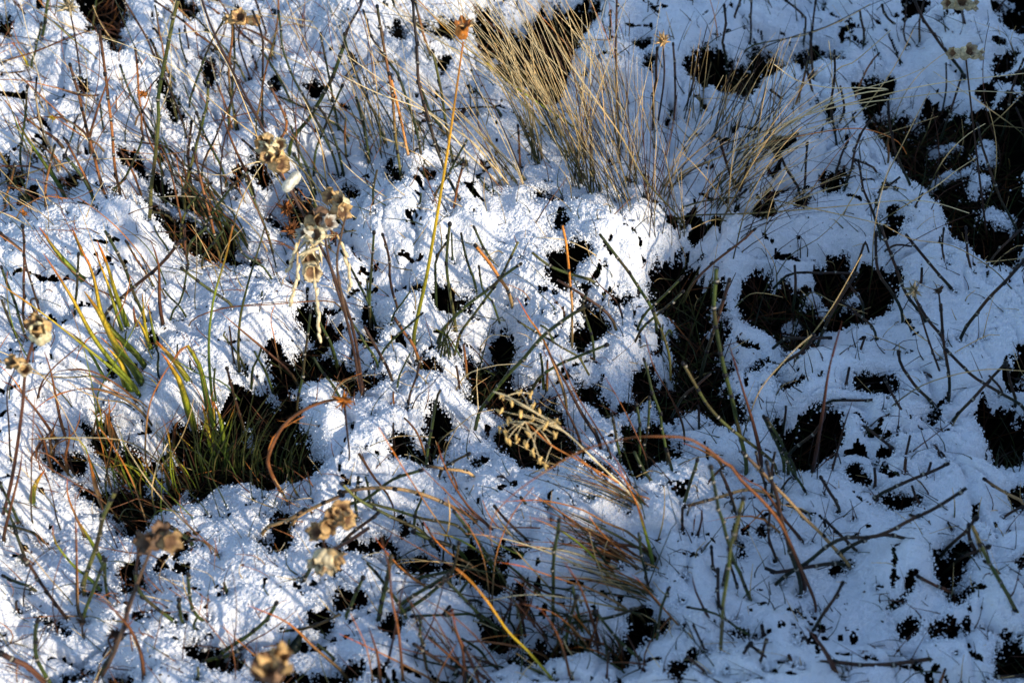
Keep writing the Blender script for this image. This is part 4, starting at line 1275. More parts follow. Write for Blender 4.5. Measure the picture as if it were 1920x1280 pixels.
# ------------------------------------------------------------------ plants
def posture(P):
    a = P[1]; b = P[-1]; d = b-a; h = math.hypot(d[0], d[1])
    if d[2] < 0.28*h: return 'lying flat' if abs(d[0]) > abs(d[1]) else 'sprawling'
    if abs(d[0]) < 0.28*d[2]: return 'upright'
    return 'leaning left' if d[0] < 0 else 'leaning right'
def size_word(L, cuts=(0.028, 0.07, 0.13)):
    return 'stubby' if L < cuts[0] else 'short' if L < cuts[1] else 'tall' if L < cuts[2] else 'very long'
def horsetail(pp, col='g', wpx=6, f=None, detail=True):
    P = lift(pp, f); L = plen(P[1:]); base = P[1]
    root = thing('horsetail', 'horsetail', base, (sum(p[0] for p in pp)/len(pp), sum(p[1] for p in pp)/len(pp)), 'horsetail stems poking through the snow',
                 None, 'horsetail', dict(size=size_word(L), col=CW[col], pose=posture(P), L=L))
    n = max(8, int(L/0.004)); Q = resample(P, n)
    r = wpx*0.5*DIST/KF*0.86
    rng = random.Random(int(pp[0][0]*13+pp[0][1]*7+pp[-1][0]))
    c = palcol(col, n, .3, rng)
    # nodes
    step = rng.uniform(.010, .0145)*(0.8+0.03*wpx); s = rng.uniform(.4, 1.0)*step; cum = np.concatenate([[0], np.cumsum(np.linalg.norm(np.diff(Q, axis=0), axis=1))])
    tot = cum[-1]; nodes = []
    while s < tot-0.001:
        if s > 0.014: nodes.append(s)
        s += step*rng.uniform(.8, 1.2)
    def at(s): return np.array([np.interp(s, cum, Q[:, k]) for k in range(3)])
    # zig-zag: a slight kink of every joint
    k = np.zeros((n, 3))
    if nodes:
        amp = [np.array([rng.gauss(0, 1), rng.gauss(0, 1), rng.gauss(0, .5)])*0.00035 for _ in nodes]
        for j in range(3): k[:, j] = np.interp(cum, nodes, [a[j] for a in amp])
    Q = Q+k
    seg = np.searchsorted(nodes, cum) if nodes else np.zeros(n, int)
    tint = [1+rng.uniform(-.3, .35) for _ in range(len(nodes)+2)]
    brown = [rng.random() < .22 for _ in range(len(nodes)+2)]
    for i in range(n):
        c[i] = c[i]*tint[seg[i]]
        if brown[seg[i]] and col in 'gGdk': c[i] = c[i]*.45+np.array(BR)*.55
    mb = MB(); tube(mb, Q, np.linspace(r, r*.86, n), c, 8)
    mb.build('stem', M_STEM, root)
    for i, s in enumerate(nodes):
        s = float(s); m = MB(); l = 0.0008
        pts = np.array([at(s-l*1.6), at(s-l*.4), at(s+l*.4), at(s+l*1.6)])
        pts = pts + np.array([np.interp(s, cum, k[:, j]) for j in range(3)])
        dk = np.array(DK); pale = np.array([.36, .32, .24]) if rng.random() < .6 else dk
        tube(m, pts, [r*.98, r*1.08, r*1.12, r*1.0], [dk*1.2, dk, pale, dk], 8)
        m.build('node_sheath', M_STEM, root)
    if rng.random() < .75:
        m = MB(); e = Q[-1]; t = Q[-1]-Q[-2]; t /= np.linalg.norm(t)
        big = rng.random() < .25
        if big: tube(m, [e-t*.0005, e+t*.0006, e+t*.0016, e+t*.0026], [r*1.0, r*1.5, r*1.35, r*.3], DK, 8)
        else: tube(m, [e-t*.0012, e+t*.0002, e+t*.0010], [r*1.08, r*1.12, r*.7], DK, 8)
        m.build('tip_cone', M_STEM, root)
    return root
def blade_obj(P, pal, wid, name, mat, parent, kind='strip', fold=.4, twist=None, taper=1.0, rnd=random):
    L = plen(P); n = max(8, int(L/0.006)); Q = resample(P, min(n, 44)); n = len(Q)
    c = palcol(pal, n, .35, rnd); t = np.linspace(0, 1, n)
    mott = np.interp(t*9, np.arange(11), [1+rnd.uniform(-.3, .3) for _ in range(11)])
    c = c*mott[:, None]
    m = MB()
    if kind == 'strip':
        w = wid*np.clip((1-t)**.55*taper+(1-taper), .06, 1)*np.clip(.6+t*2, 0, 1)
        strip(m, Q, w, c, fold, rnd.uniform(-1.2, 1.2) if twist is None else twist)
    else:
        tube(m, Q, wid/2*np.clip(1-t*.75, .18, 1), c, 5)
    return m.build(name, mat, parent)
def leaf(pp, pal='y', wpx=8, f=None, kind='strip'):
    if kind == 'tube' and pal in 'sS' and pp[0][0] > 1150: f = 1.3
    P = lift(pp, f); L = plen(P[1:])
    arch = len(pp) > 4 and (max(p[1] for p in pp[-2:]) > min(p[1] for p in pp)+12)
    root = thing('sedge_leaf' if kind == 'strip' else 'grass_stalk', 'grass blade' if kind == 'strip' else 'grass stalk', P[1],
                 (sum(p[0] for p in pp)/len(pp), sum(p[1] for p in pp)/len(pp)),
                 'single grass blades over the snow' if kind == 'strip' else 'thin dry grass stalks over the snow', None,
                 'grass blade' if kind == 'strip' else 'thin grass stalk', dict(size=size_word(L), col=CW[pal], pose='arching over' if arch else posture(P), L=L))
    n = max(10, int(L/.005)); n = min(n, 60); Q = resample(P, n); t = np.linspace(0, 1, n)
    rnd = random.Random(int(pp[0][0]*3+pp[-1][1]*5)); c = palcol(pal, n, .3, rnd)
    c = c*np.interp(t*12, np.arange(14), [1+rnd.uniform(-.3, .3) for _ in range(14)])[:, None]
    wid = wpx*DIST/KF; m = MB()
    cut = int(n*.8)
    if kind == 'strip':
        w = wid*np.clip((1-t)**.5, .08, 1)*np.clip(.65+t*2, 0, 1); tw = rnd.uniform(-1, 1)
        strip(m, Q[:cut+1], w[:cut+1], c[:cut+1], .4, tw*cut/n)
        m.build('blade', M_BLADE, root)
        m = MB(); strip(m, Q[cut:], w[cut:]*1.0, c[cut:]*np.array([1.15, .8, .7]), .4, 0.0, side=None)
        m.build('withered_tip', M_BLADE, root)
    else:
        tube(m, Q, wid/2*np.clip(1-t*.6, .25, 1), c, 6); m.build('stalk', M_STRAW, root)
    return root, Q
specs = []
for ln in PLANTS.strip().splitlines():
    t = ln.split(); pp = parse_pts(t[0], t[4:]); wd = float(t[3])
    if t[1] != 'H': wd *= 1.2 if t[2] in 'yYv' and t[1] == 'L' else .78
    specs.append((t[1], pp, t[2], wd))
rg = random.Random(77)
def sprinkle(kind, n_, box, ang, sp, ll, pals, ws):
    for i in range(n_):
        bx0, by0 = rg.uniform(box[0], box[2]), rg.uniform(box[1], box[3]); a = R(rg.gauss(ang, sp)); L_ = rg.uniform(*ll); cv = rg.uniform(-.22, .22)*(.4 if kind == 'H' else 1)
        dx, dy = math.cos(a)*L_, -math.sin(a)*L_
        specs.append((kind, [(bx0+dx*q-dy*cv*2*q*(1-q), by0+dy*q+dx*cv*2*q*(1-q)) for q in (0, .3, .6, .85, 1)], rg.choice(pals), rg.uniform(*ws)))
sprinkle('S', 80, (0, 60, 640, 480), 118, 32, (70, 260), 'sSrRnqgo', (2.2, 3.6)); sprinkle('S', 36, (0, 480, 420, 1000), 112, 34, (80, 240), 'sqrovR', (2.2, 3.6))
sprinkle('S', 34, (560, 60, 1000, 460), 128, 18, (90, 300), 'sSqgr', (2.2, 3.6)); sprinkle('S', 34, (820, 980, 1300, 1300), 140, 34, (80, 260), 'rogRq', (2.2, 4))
sprinkle('S', 24, (1250, 150, 1900, 520), 60, 30, (80, 260), 'sqqn', (2.2, 3.4)); sprinkle('S', 16, (0, 1000, 500, 1290), 100, 40, (70, 200), 'rRqn', (2.2, 3.4))
sprinkle('H', 34, (0, 60, 700, 460), 108, 28, (60, 200), 'gkrbgm', (4.5, 6.5)); sprinkle('H', 10, (640, 1050, 1300, 1290), 120, 40, (60, 150), 'gbg', (5, 7))
sprinkle('L', 16, (0, 20, 640, 360), 120, 45, (60, 150), 'rRno', (5, 9)); sprinkle('L', 16, (820, 960, 1260, 1290), 150, 25, (90, 220), 'orRvg', (4, 7))
size = lambda q: sum(math.dist(a, b) for a, b in zip(q[1], q[1][1:]))*q[3]
few = MB(); fewS = MB()
for kd in 'HLS':
    for i, (k, pp, col, wp) in enumerate(sorted([q for q in specs if q[0] == kd], key=size, reverse=True)):
        random.seed(int(pp[0][0]*7+pp[-1][1]*3))
        if i >= 300:                       # the smallest of a kind, beyond three hundred, are one mass
            P = lift(pp); n = 10; Q = resample(P, n)
            tube(few if kd == 'H' else fewS, Q, max(wp, 3.2)*.43*DIST/KF*np.linspace(1, .8 if kd == 'H' else .3, n), palcol(col, n, .4), 6)
        elif k == 'H': horsetail(pp, col, wp)
        elif k == 'L': leaf(pp, col, wp)
        else: leaf(pp, col, max(wp, 2.3), kind='tube')
random.seed(99)
o = few.build('small_horsetails', M_STEM); o['kind'] = 'stuff'; o['category'] = 'horsetails'; o['label'] = 'the smallest horsetail stubs scattered over the snow'
o = fewS.build('small_stalks', M_STRAW); o['kind'] = 'stuff'; o['category'] = 'grass stalks'; o['label'] = 'the smallest loose grass stalks scattered over the snow'

# ------------------------------------------------------------------ tufts
def tuft(name, label, roots, fans, seed, kindmat=M_STRAW, group='grass tufts', cat='grass tuft', wid=(3, 4.5), maxparts=95):
    """roots: (px, py, r); fans: (n, root index, (tip x0,y0), (tip x1,y1), sag, palette string)"""
    rnd = random.Random(seed)
    b = on_z(roots[0][0], roots[0][1], -0.01)
    root = thing(name, cat, b, (roots[0][0], roots[0][1]), group, label)
    bl = []
    for n, ri, t0, t1, sag, pals in fans:
        for i in range(n):
            a = rnd.random(); rx, ry, rr = roots[ri]
            tx = t0[0]+(t1[0]-t0[0])*a+rnd.gauss(0, 18); ty = t0[1]+(t1[1]-t0[1])*a+rnd.gauss(0, 25)
            ang = rnd.random()*6.28; q = rnd.random()**.5*rr
            bx_, by_ = rx+math.cos(ang)*q, ry+math.sin(ang)*q*.7
            k = rnd.uniform(.45, 1.05); tx = bx_+(tx-bx_)*k; ty = by_+(ty-by_)*k
            sg = sag*rnd.uniform(.3, 1.6)
            mx_, my_ = (bx_+tx)/2, (by_+ty)/2; dx, dy = tx-bx_, ty-by_
            pp = [(bx_, by_), (bx_+dx*.33-dy*sg*.7, by_+dy*.33+dx*sg*.7), (bx_+dx*.66-dy*sg*.8, by_+dy*.66+dx*sg*.8), (tx, ty)]
            st = random.getstate(); random.seed(rnd.random()); P = lift(pp, rnd.uniform(.95, 1.35) if rx > 1170 and ry < 420 else rnd.uniform(.55, 1.0)); random.setstate(st)
            bl.append((plen(P), P, rnd.choice(pals), rnd.uniform(*wid)*DIST/KF))
    bl.sort(key=lambda q: -q[0])
    for L, P, pal, w_ in bl[:maxparts]:
        blade_obj(P, pal, w_, 'blade', kindmat, root, 'tube' if kindmat is M_STRAW else 'strip', rnd=rnd)
    if len(bl) > maxparts:
        m = MB()
        for L, P, pal, w_ in bl[maxparts:]:
            Q = resample(P, 10); tube(m, Q, w_/2*np.linspace(1, .2, 10), palcol(pal, 10, .4, rnd), 4)
        o = m.build('short_blades', kindmat, root); o['kind'] = 'stuff'
    return root
tuft('straw_tuft', 'broad straw coloured grass tuft sweeping up and left over the black gap at top',
     [(1008, 285, 14), (1085, 335, 16), (1120, 375, 16), (1035, 215, 40), (965, 340, 22), (1150, 200, 55), (1060, 255, 40)],
     [(16, 0, (820, -60), (1000, -40), .03, 'ssSqx'), (14, 1, (680, -60), (960, -120), .04, 'sSsq'), (14, 2, (860, -60), (1090, -140), .05, 'sSsqn'),
      (15, 3, (640, -60), (940, -90), .04, 'sSSs'), (14, 4, (600, 40), (820, 0), .03, 'qsSn'), (16, 5, (860, -90), (1130, -90), .03, 'sSoq'),
      (13, 6, (740, -60), (1010, -60), .03, 'sSqx'), (9, 1, (1100, 60), (1230, -80), -.03, 'snqs')], 11, wid=(2.0, 3.4))
tuft('straw_tuft', 'bristling straw and olive grass tuft fanning up and right beside the dark gap',
     [(1345, 250, 40), (1300, 220, 30), (1400, 300, 40), (1360, 360, 50), (1440, 260, 40)],
     [(22, 0, (1380, 40), (1480, 60), -.04, 'sqxx'), (12, 1, (1290, 60), (1350, 40), .0, 'qqxs'), (24, 2, (1440, 90), (1580, 150), -.06, 'sqsx'),
      (28, 3, (1500, 140), (1700, 230), -.07, 'sqsx'), (10, 4, (1430, 80), (1540, 90), -.04, 'qxs')], 12, wid=(2.0, 3.4))
tuft('straw_tuft', 'low splayed straw grass tuft rising from the white snow mound in upper middle',
     [(1215, 375, 14), (1185, 345, 14), (1250, 355, 14)],
     [(14, 0, (1100, 160), (1300, 190), .02, 'sqnx'), (12, 1, (1060, 130), (1220, 100), .03, 'qnsq'), (14, 2, (1250, 170), (1450, 230), -.05, 'sqsx')], 13, wid=(2.0, 3.0))
tuft('straw_tuft', 'thin brown grass tuft hugging the snow ledge below the bristling tuft',
     [(1400, 410, 50), (1330, 410, 40)],
     [(26, 0, (1460, 250), (1660, 330), -.05, 'qsxn'), (14, 1, (1330, 230), (1460, 260), -.02, 'qxns')], 14, wid=(2.0, 3.0))
tuft('rusty_tuft', 'rusty and green sedge tuft swept left at the edge of the shade, lower middle',
     [(1225, 965, 16), (1180, 1050, 26), (1205, 1110, 26)],
     [(20, 0, (960, 900), (1060, 830), .06, 'gorq'), (26, 1, (930, 1000), (1000, 930), .05, 'gorrs'), (20, 2, (960, 1090), (1010, 1010), .05, 'gogrq')], 15, M_BLADE, wid=(2.4, 4.4))
tuft('green_tuft', 'fine bright green grass tuft crowding the big dark gap at left',
     [(400, 850, 45), (330, 860, 50), (460, 860, 40), (230, 880, 45), (540, 860, 30)],
     [(30, 0, (330, 760), (470, 730), .02, 'vgGkn'), (20, 1, (240, 800), (330, 780), .03, 'vgkyR'), (22, 2, (440, 740), (560, 740), -.03, 'ggkG'),
      (22, 3, (140, 830), (240, 800), .03, 'vyoG'), (14, 4, (520, 760), (620, 770), -.03, 'ggG')], 16, M_BLADE, wid=(2.0, 4.2))
tuft('green_tuft', 'small green moss and grass sprig under the snow shelf beside the square black gap',
     [(835, 632, 12)], [(16, 0, (800, 610), (890, 620), .05, 'vgGG')], 17, M_BLADE, wid=(2.5, 5))
tuft('red_tuft', 'reddish brown leaf tuft under the snow at the top left dark gap',
     [(225, 60, 30), (190, 20, 30)], [(14, 0, (150, 60), (250, 0), .2, 'Rnro'), (10, 1, (200, -40), (260, 0), .1, 'Rnn')], 18, M_BLADE, wid=(4, 9))
tuft('red_tuft', 'reddish brown and orange leaf tuft below the yellow green sedge clump at far left',
     [(95, 840, 40), (190, 790, 20)], [(18, 0, (20, 800), (150, 790), .15, 'Rrno'), (10, 1, (150, 740), (230, 740), .1, 'Roy')], 19, M_BLADE, wid=(3, 8))
tuft('brown_tuft', 'matted brown and olive grass tuft in the dark gap at lower middle',
     [(1080, 1190, 45), (980, 1160, 40), (1150, 1230, 35)], [(26, 0, (960, 1130), (1140, 1110), .1, 'rgko'), (16, 1, (900, 1120), (990, 1080), .1, 'nrg'), (16, 2, (1060, 1180), (1180, 1140), .1, 'nrg')], 20, M_BLADE, wid=(3, 6))
tuft('rush_tuft', 'dark green rush tuft slanting under the stacked papery seed pods',
     [(420, 420, 30), (370, 350, 30)], [(18, 0, (280, 310), (370, 300), .03, 'gkrg'), (14, 1, (290, 290), (350, 270), .03, 'gRrk')], 21, M_BLADE, wid=(3, 6))
tuft('straw_tuft', 'fine brown and straw grass tuft standing through snow right below the broad straw tuft',
     [(1165, 400, 40), (1240, 420, 45), (1110, 260, 45), (1190, 290, 50)],
     [(20, 0, (960, 160), (1130, 140), .04, 'qnxS'), (18, 1, (1120, 210), (1290, 190), .02, 'qnsx'), (20, 2, (940, -40), (1100, -20), .03, 'qnSs'), (18, 3, (1080, 20), (1240, 20), .02, 'nxqS')], 24, wid=(1.8, 2.8))
tuft('straw_tuft', 'wiry tangle of straw and dark stalks near the top edge right of the papery pods',
     [(760, 290, 60), (700, 250, 50)], [(16, 0, (600, 60), (760, 60), .02, 'xsqg'), (12, 1, (540, 30), (680, 20), .03, 'sqxg')], 22, wid=(2.2, 3.6))

# ------------------------------------------------------------------ grass and thatch nobody could count
def filler():
    rnd = random.Random(5)
    m = MB(); n = 0
    while n < 3900:
        px, py = rnd.uniform(-80, PW+80), rnd.uniform(-80, PH+80)
        p = on_z(px, py, 0); z, c = zsnow(p[0], p[1])
        if rnd.random() > (1.0 if px < 760 and py < 560 else .75 if py < 480 else .6): continue
        n += 1
        L = rnd.uniform(.006, .034)*(1.3 if py < 500 else 1)
        az = rnd.gauss(2.3, .9); el = rnd.uniform(.35, 1.3)
        d = np.array([math.cos(az)*math.cos(el), math.sin(az)*math.cos(el)*.6-.1, math.sin(el)])
        b = np.array([p[0], p[1], z-.006 if c > .5 else -.03]); bend = np.array([rnd.gauss(0, .15), rnd.gauss(0, .15), -rnd.random()*.2])*L
        P = np.array([b, b+d*L*.55, b+d*L*1.1+bend])
        left = px < 700
        pal = rnd.choice('gRrosrkn' if left else 'gxnqgx' if px > 1200 else 'gxqRgs')
        Q = resample(P, 6); tube(m, Q, np.linspace(1, .25, 6)*rnd.uniform(.00028, .00055), palcol(pal, 6, .5, rnd), 4)
    o = m.build('short_grass', M_STRAW); o['kind'] = 'stuff'; o['category'] = 'grass'; o['label'] = 'short thin grass spikes sticking through the snow everywhere'
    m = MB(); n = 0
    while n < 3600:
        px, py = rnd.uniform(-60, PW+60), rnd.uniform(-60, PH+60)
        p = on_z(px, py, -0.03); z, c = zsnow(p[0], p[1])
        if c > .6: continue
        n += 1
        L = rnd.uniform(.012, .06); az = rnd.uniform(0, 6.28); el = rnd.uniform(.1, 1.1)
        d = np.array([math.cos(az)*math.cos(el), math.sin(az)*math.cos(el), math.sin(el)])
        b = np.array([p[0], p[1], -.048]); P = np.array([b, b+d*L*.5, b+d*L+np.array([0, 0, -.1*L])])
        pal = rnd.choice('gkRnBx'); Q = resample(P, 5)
        tube(m, Q, np.linspace(1, .3, 5)*rnd.uniform(.0004, .0009), palcol(pal, 5, .5, rnd)*.45, 4)  # thatch palette darkened evenly
    o = m.build('dead_thatch', M_DARK); o['kind'] = 'stuff'; o['category'] = 'thatch'; o['label'] = 'dark dead grass lying deep in the gaps of the snow'
    # flecks of plant dust on the snow
    m = MB()
    for i in range(1500):
        px, py = rnd.uniform(-20, PW+20), rnd.uniform(-20, PH+20); p = on_z(px, py, 0)
        z, a, b_, c_ = snow_height(np.array([p[0]]), np.array([p[1]]), True)
        if a[0] < .8 or vnoise(np.array([p[0]*20]), np.array([p[1]*20]), 90)[0] < -.05: continue
        r = rnd.uniform(.0002, .0005); a_ = rnd.random()*3.14; d = np.array([math.cos(a_), math.sin(a_), 0])*r*rnd.uniform(1, 3)
        e = np.array([-d[1], d[0], 0])*.5
        q = np.array([p[0], p[1], float(z[0])+.0004])
        m.add([q-d, q-e, q+d, q+e, q+np.array([0, 0, r])], [(0, 1, 4), (1, 2, 4), (2, 3, 4), (3, 0, 4)], np.array(rnd.choice([DK, BR, RD, G3])))
    o = m.build('plant_flecks', M_DARK); o['kind'] = 'stuff'; o['category'] = 'plant debris'; o['label'] = 'tiny dark flecks of plant dust scattered on the snow'
filler()

# ------------------------------------------------------------------ seed heads
HU1 = np.array([.78, .50, .21]); HU2 = np.array([.92, .75, .44]); HU3 = np.array([.17, .10, .055]); WH = np.array([.80, .76, .62])
def husk(parent, c, axis, r, l, col, seed, name='seed_capsule', teeth=5, open_=1.15):
    """a papery capsule: ribbed urn with a toothed flaring mouth, its own inner wall and seeds"""
    rnd = random.Random(seed); nu = teeth*4; A = np.array(Vector(axis).to_track_quat('Z', 'Y').to_matrix())
    prof = [(0, 0), (.45, .03), (.8, .18), (1.0, .42), (.97, .65), (.8, .82), (.72, .92), (open_*.8, 1.06), (open_, 1.22)]
    r = r*.82; l = l*.88
    m = MB(); V = []; cc = []
    ph = rnd.random()*6
    for k, (rr, t) in enumerate(prof):
        for j in range(nu):
            a = 2*math.pi*j/nu
            rib = 1+.10*math.cos(a*teeth*1+ph)+rnd.uniform(-.07, .07)
            tt_ = t
            if k >= 7: tt_ += (.16 if k == 8 else .06)*math.cos(a*teeth)
            V.append(A @ np.array([math.cos(a)*rr*r*rib, math.sin(a)*rr*r*rib, (tt_-.5)*l]) + c)
            cc.append(col*(1+.35*math.cos(a*teeth*2+ph)*.5+rnd.uniform(-.15, .15)))
    n = len(prof)
    for k, (rr, t) in enumerate([(.62, .9), (.6, .6), (.0, .45)]):
        for j in range(nu):
            a = 2*math.pi*j/nu; V.append(A @ np.array([math.cos(a)*rr*r, math.sin(a)*rr*r, (t-.5)*l])+c); cc.append(HU3*1.5)
    F = [(k*nu+j, k*nu+(j+1) % nu, (k+1)*nu+(j+1) % nu, (k+1)*nu+j) for k in range(n-1+3) for j in range(nu)]
    m.add(V, F, np.clip(cc, 0, .9)); return m.build(name, M_PAPER, parent)
def bract(m, c, d, l, w_, col, rnd, curl=.3):
    d = np.asarray(d, float); d /= np.linalg.norm(d); s = np.cross(d, [rnd.gauss(0, 1), rnd.gauss(0, 1), rnd.gauss(0, 1)]); s /= np.linalg.norm(s)+1e-9
    u = np.cross(d, s); P = np.array([c+d*l*t+u*l*curl*t*t for t in np.linspace(0, 1, 6)])
    strip(m, P, w_*np.array([.5, .9, 1, .8, .45, .05]), np.array([col*(1+rnd.uniform(-.2, .2))]*6), .5, side=s)
def spiky(parent, c, axis, r, col, seed, n=16, name='flower_head', elong=1.0):
    rnd = random.Random(seed); m = MB(); ax = np.asarray(axis, float); ax /= np.linalg.norm(ax)
    ellipsoid(m, c, (r*.5, r*.5, r*.55*elong), col*.6, ax, 8, 6, .2, seed)
    o = m.build(name, M_PAPER, parent)
    m = MB()
    for i in range(n):
        d = np.array([rnd.gauss(0, 1), rnd.gauss(0, 1), rnd.gauss(0, 1)]); d /= np.linalg.norm(d)
        d = d*.8+ax*rnd.uniform(.1, 1.1)
        bract(m, c+d*r*.15, d, r*rnd.uniform(.9, 1.6), r*rnd.uniform(.25, .5), col*(1+rnd.uniform(-.3, .4)), rnd)
    b = m.build('bracts', M_PAPER, o)
    return o
def stalkP(parent, pts, rad, col, name='stalk'):
    Q = resample(np.array(pts), 24); m = MB(); n = len(Q)
    c = np.array([np.asarray(col)*(1+.25*math.sin(i*1.7)) for i in range(n)])
    tube(m, Q, np.linspace(rad, rad*.7, n), c, 7); return m.build(name, M_STRAW, parent)
def P3(px, py, z): return on_z(px, py, z)
def head_thing(name, cat, label, basepx, group='dried seed heads'):
    b = P3(basepx[0], basepx[1], -.005); return thing(name, cat, b, basepx, group, label)

# tall stalk with stacked pods (upper left of centre), rising from the snow beside the black gap
t = head_thing('dried_seed_stalk', 'seed stalk', 'tall brown stalk bearing stacked papery pods above a shiny white shell husk', (680, 735))
stalkP(t, [P3(682, 760, -.03), P3(676, 700, .01), P3(658, 600, .045), P3(620, 500, .075), P3(590, 440, .09), P3(555, 375, .105), P3(535, 345, .112), P3(516, 300, .122), P3(495, 245, .132), P3(455, 170, .142), P3(400, 60, .150), P3(372, -20, .155)], .0009, np.array(BR)*1.8)
for i, (x, y, z, r, l) in enumerate([(500, 262, .128, .0052, .010), (510, 280, .126, .0056, .010), (521, 292, .124, .0052, .009), (517, 308, .122, .0054, .010), (524, 272, .127, .0042, .008), (506, 296, .126, .0042, .008)]):
    husk(t, P3(x, y, z), (random.uniform(-1, 1), random.uniform(-.9, -.2), random.uniform(.1, 1)), r*.92, l*.95, [HU1, HU2, HU1*1.1][i % 3], 30+i)
for i, (x, y) in enumerate([(552, 335), (541, 347)]):
    m = MB(); ellipsoid(m, P3(x, y, .112), (.0042, .0030, .0052), WH, (.3, -.2, .9), 12, 8, .05, i); m.build('shell_husk', M_PAPER, t)
t = head_thing('dried_seed_stalk', 'seed stalk', 'brown branching stalk with a brown and cream cluster of open seed pods', (672, 745))
stalkP(t, [P3(684, 770, -.03), P3(672, 700, .012), P3(650, 600, .05), P3(625, 520, .075), P3(612, 460, .09), P3(605, 410, .10)], .0009, np.array(BR)*1.7)
stalkP(t, [P3(650, 600, .05), P3(632, 500, .08), P3(640, 440, .095), P3(650, 400, .105)], .0008, HU3)
for i, (x, y, r, cc) in enumerate([(628, 372, .0050, HU1), (644, 384, .0048, HU2), (634, 396, .0052, HU1), (600, 404, .0062, HU3*1.3), (585, 418, .0055, HU1*.7), (610, 420, .0046, WH*.9), (596, 440, .0050, HU2), (578, 440, .0045, WH*.8)]):
    husk(t, P3(x, y, .100), (random.uniform(-1, 1), random.uniform(-.8, 0), random.uniform(.1, .8)), r, r*1.7, cc, 50+i)
m = MB(); rnd = random.Random(4)
for i in range(16): bract(m, P3(588+rnd.uniform(-14, 18), 452+rnd.uniform(-18, 14), .094), [rnd.gauss(0, 1), rnd.gauss(0, .6)-.3, -rnd.random()], rnd.uniform(.006, .014), .0022, HU2*rnd.uniform(.8, 1.2), rnd)
m.build('papery_scales', M_PAPER, t)
for i, (x, y) in enumerate([(578, 482), (582, 505)]): husk(t, P3(x, y, .075), (random.uniform(-.4, .4), -.8, .3), .0058, .009, HU2*.9, 70+i, 'papery_bladder')
# hanging spikes of seeds beneath the cluster
for i, (pth) in enumerate([[(566, 440), (553, 475), (544, 500), (536, 508)], [(558, 470), (556, 520), (548, 560), (546, 572)], [(588, 500), (592, 545), (597, 590), (599, 632)], [(632, 440), (645, 470), (655, 510), (656, 540)]]):
    t = head_thing('hanging_grass_spike', 'grass spike', ['pale seed spike hanging left and highest under the pod cluster', 'pale seed spike hanging down the middle left under the pod cluster', 'longest pale seed spike hanging lowest under the pod cluster', 'blurred greenish seed spike hanging right of the brown stalks'][i], pth[0], 'pale seed spikes hanging from the pod cluster')
    pts = [P3(x, y, .085-.008*k) for k, (x, y) in enumerate(pth)]; t['_o'] = list(pts[0]); t.location = pts[0]
    stalkP(t, pts, .0005, STW)
    Q = resample(np.array(pts), 9)
    for q in range(2, 9):
        m = MB(); rnd = random.Random(q*7+i); d = Q[q]-Q[q-1]; d /= np.linalg.norm(d)
        ellipsoid(m, Q[q]+np.array([rnd.uniform(-1, 1), rnd.uniform(-1, 1), 0])*.0006, (.0010, .0009, .0029), HU2*rnd.uniform(.9, 1.15), d+np.array([rnd.uniform(-.3, .3), 0, 0]), 7, 6, .12, q); m.build('spikelet', M_PAPER, t)
# left edge: round pale bud and a smaller one on a rusty stem
t = head_thing('dried_seed_stalk', 'seed stalk', 'rusty stalk at left edge carrying a round pale bud and a smaller bud', (0, 985))
stalkP(t, [P3(-8, 1010, -.02), P3(15, 930, .02), P3(30, 850, .05), P3(42, 760, .075), P3(48, 690, .09), P3(62, 640, .10), P3(75, 600, .108)], .0011, RD)
husk(t, P3(76, 628, .104), (.1, -.3, .9), .0062, .0125, HU2*.95, 81, open_=.8)
husk(t, P3(76, 615, .106), (-.2, -.2, .9), .0066, .010, HU1, 82, open_=.9)
husk(t, P3(36, 682, .093), (-.5, -.3, .7), .0040, .009, HU1*.8, 83)
husk(t, P3(46, 694, .09), (.3, -.4, .7), .0036, .009, HU2*.8, 84)
# brown bud, lower left
t = head_thing('dried_seed_stalk', 'seed stalk', 'dark brown shrivelled seed head over the small dark gap at lower left', (190, 1262))
stalkP(t, [P3(180, 1285, -.02), P3(215, 1220, .03), P3(245, 1130, .06), P3(262, 1080, .075), P3(285, 1025, .09)], .0011, HU3)
husk(t, P3(287, 1014, .092), (-.6, -.5, .5), .0056, .010, HU3, 85); husk(t, P3(308, 1012, .092), (.8, -.5, .4), .0056, .010, HU1*.55, 86); husk(t, P3(300, 1004, .094), (.2, .1, .9), .0046, .009, HU3*1.6, 87)
spiky(t, P3(288, 1010, .094), (0, -.3, 1), .005, HU3, 88, 10)
# twin crumpled pods
t = head_thing('dried_seed_stalk', 'seed stalk', 'crumpled twin tan pods joined by a short brown neck on lower left snow', (640, 1030))
stalkP(t, [P3(690, 990, .0), P3(640, 1022, .035), P3(612, 1030, .06), P3(606, 1012, .065), P3(612, 990, .07)], .0010, BR)
for i, (x, y, r, ax, cc) in enumerate([(604, 996, .0048, (-.5, -.4, .6), HU1*.75), (612, 985, .0044, (.3, -.5, .6), HU1*.6), (626, 972, .0050, (.1, -.3, .9), HU1*.9), (634, 958, .0052, (.4, -.3, .8), HU1*.9), (640, 972, .0046, (.8, -.5, .3), HU1*1.1), (604, 1044, .0050, (-.4, -.7, .1), HU2*.8), (614, 1050, .0046, (.1, -.8, -.1), HU2*.8), (622, 1042, .0044, (.9, -.4, .0), HU1)]):
    husk(t, P3(x, y, .07), ax, r, r*1.9, cc, 90+i)
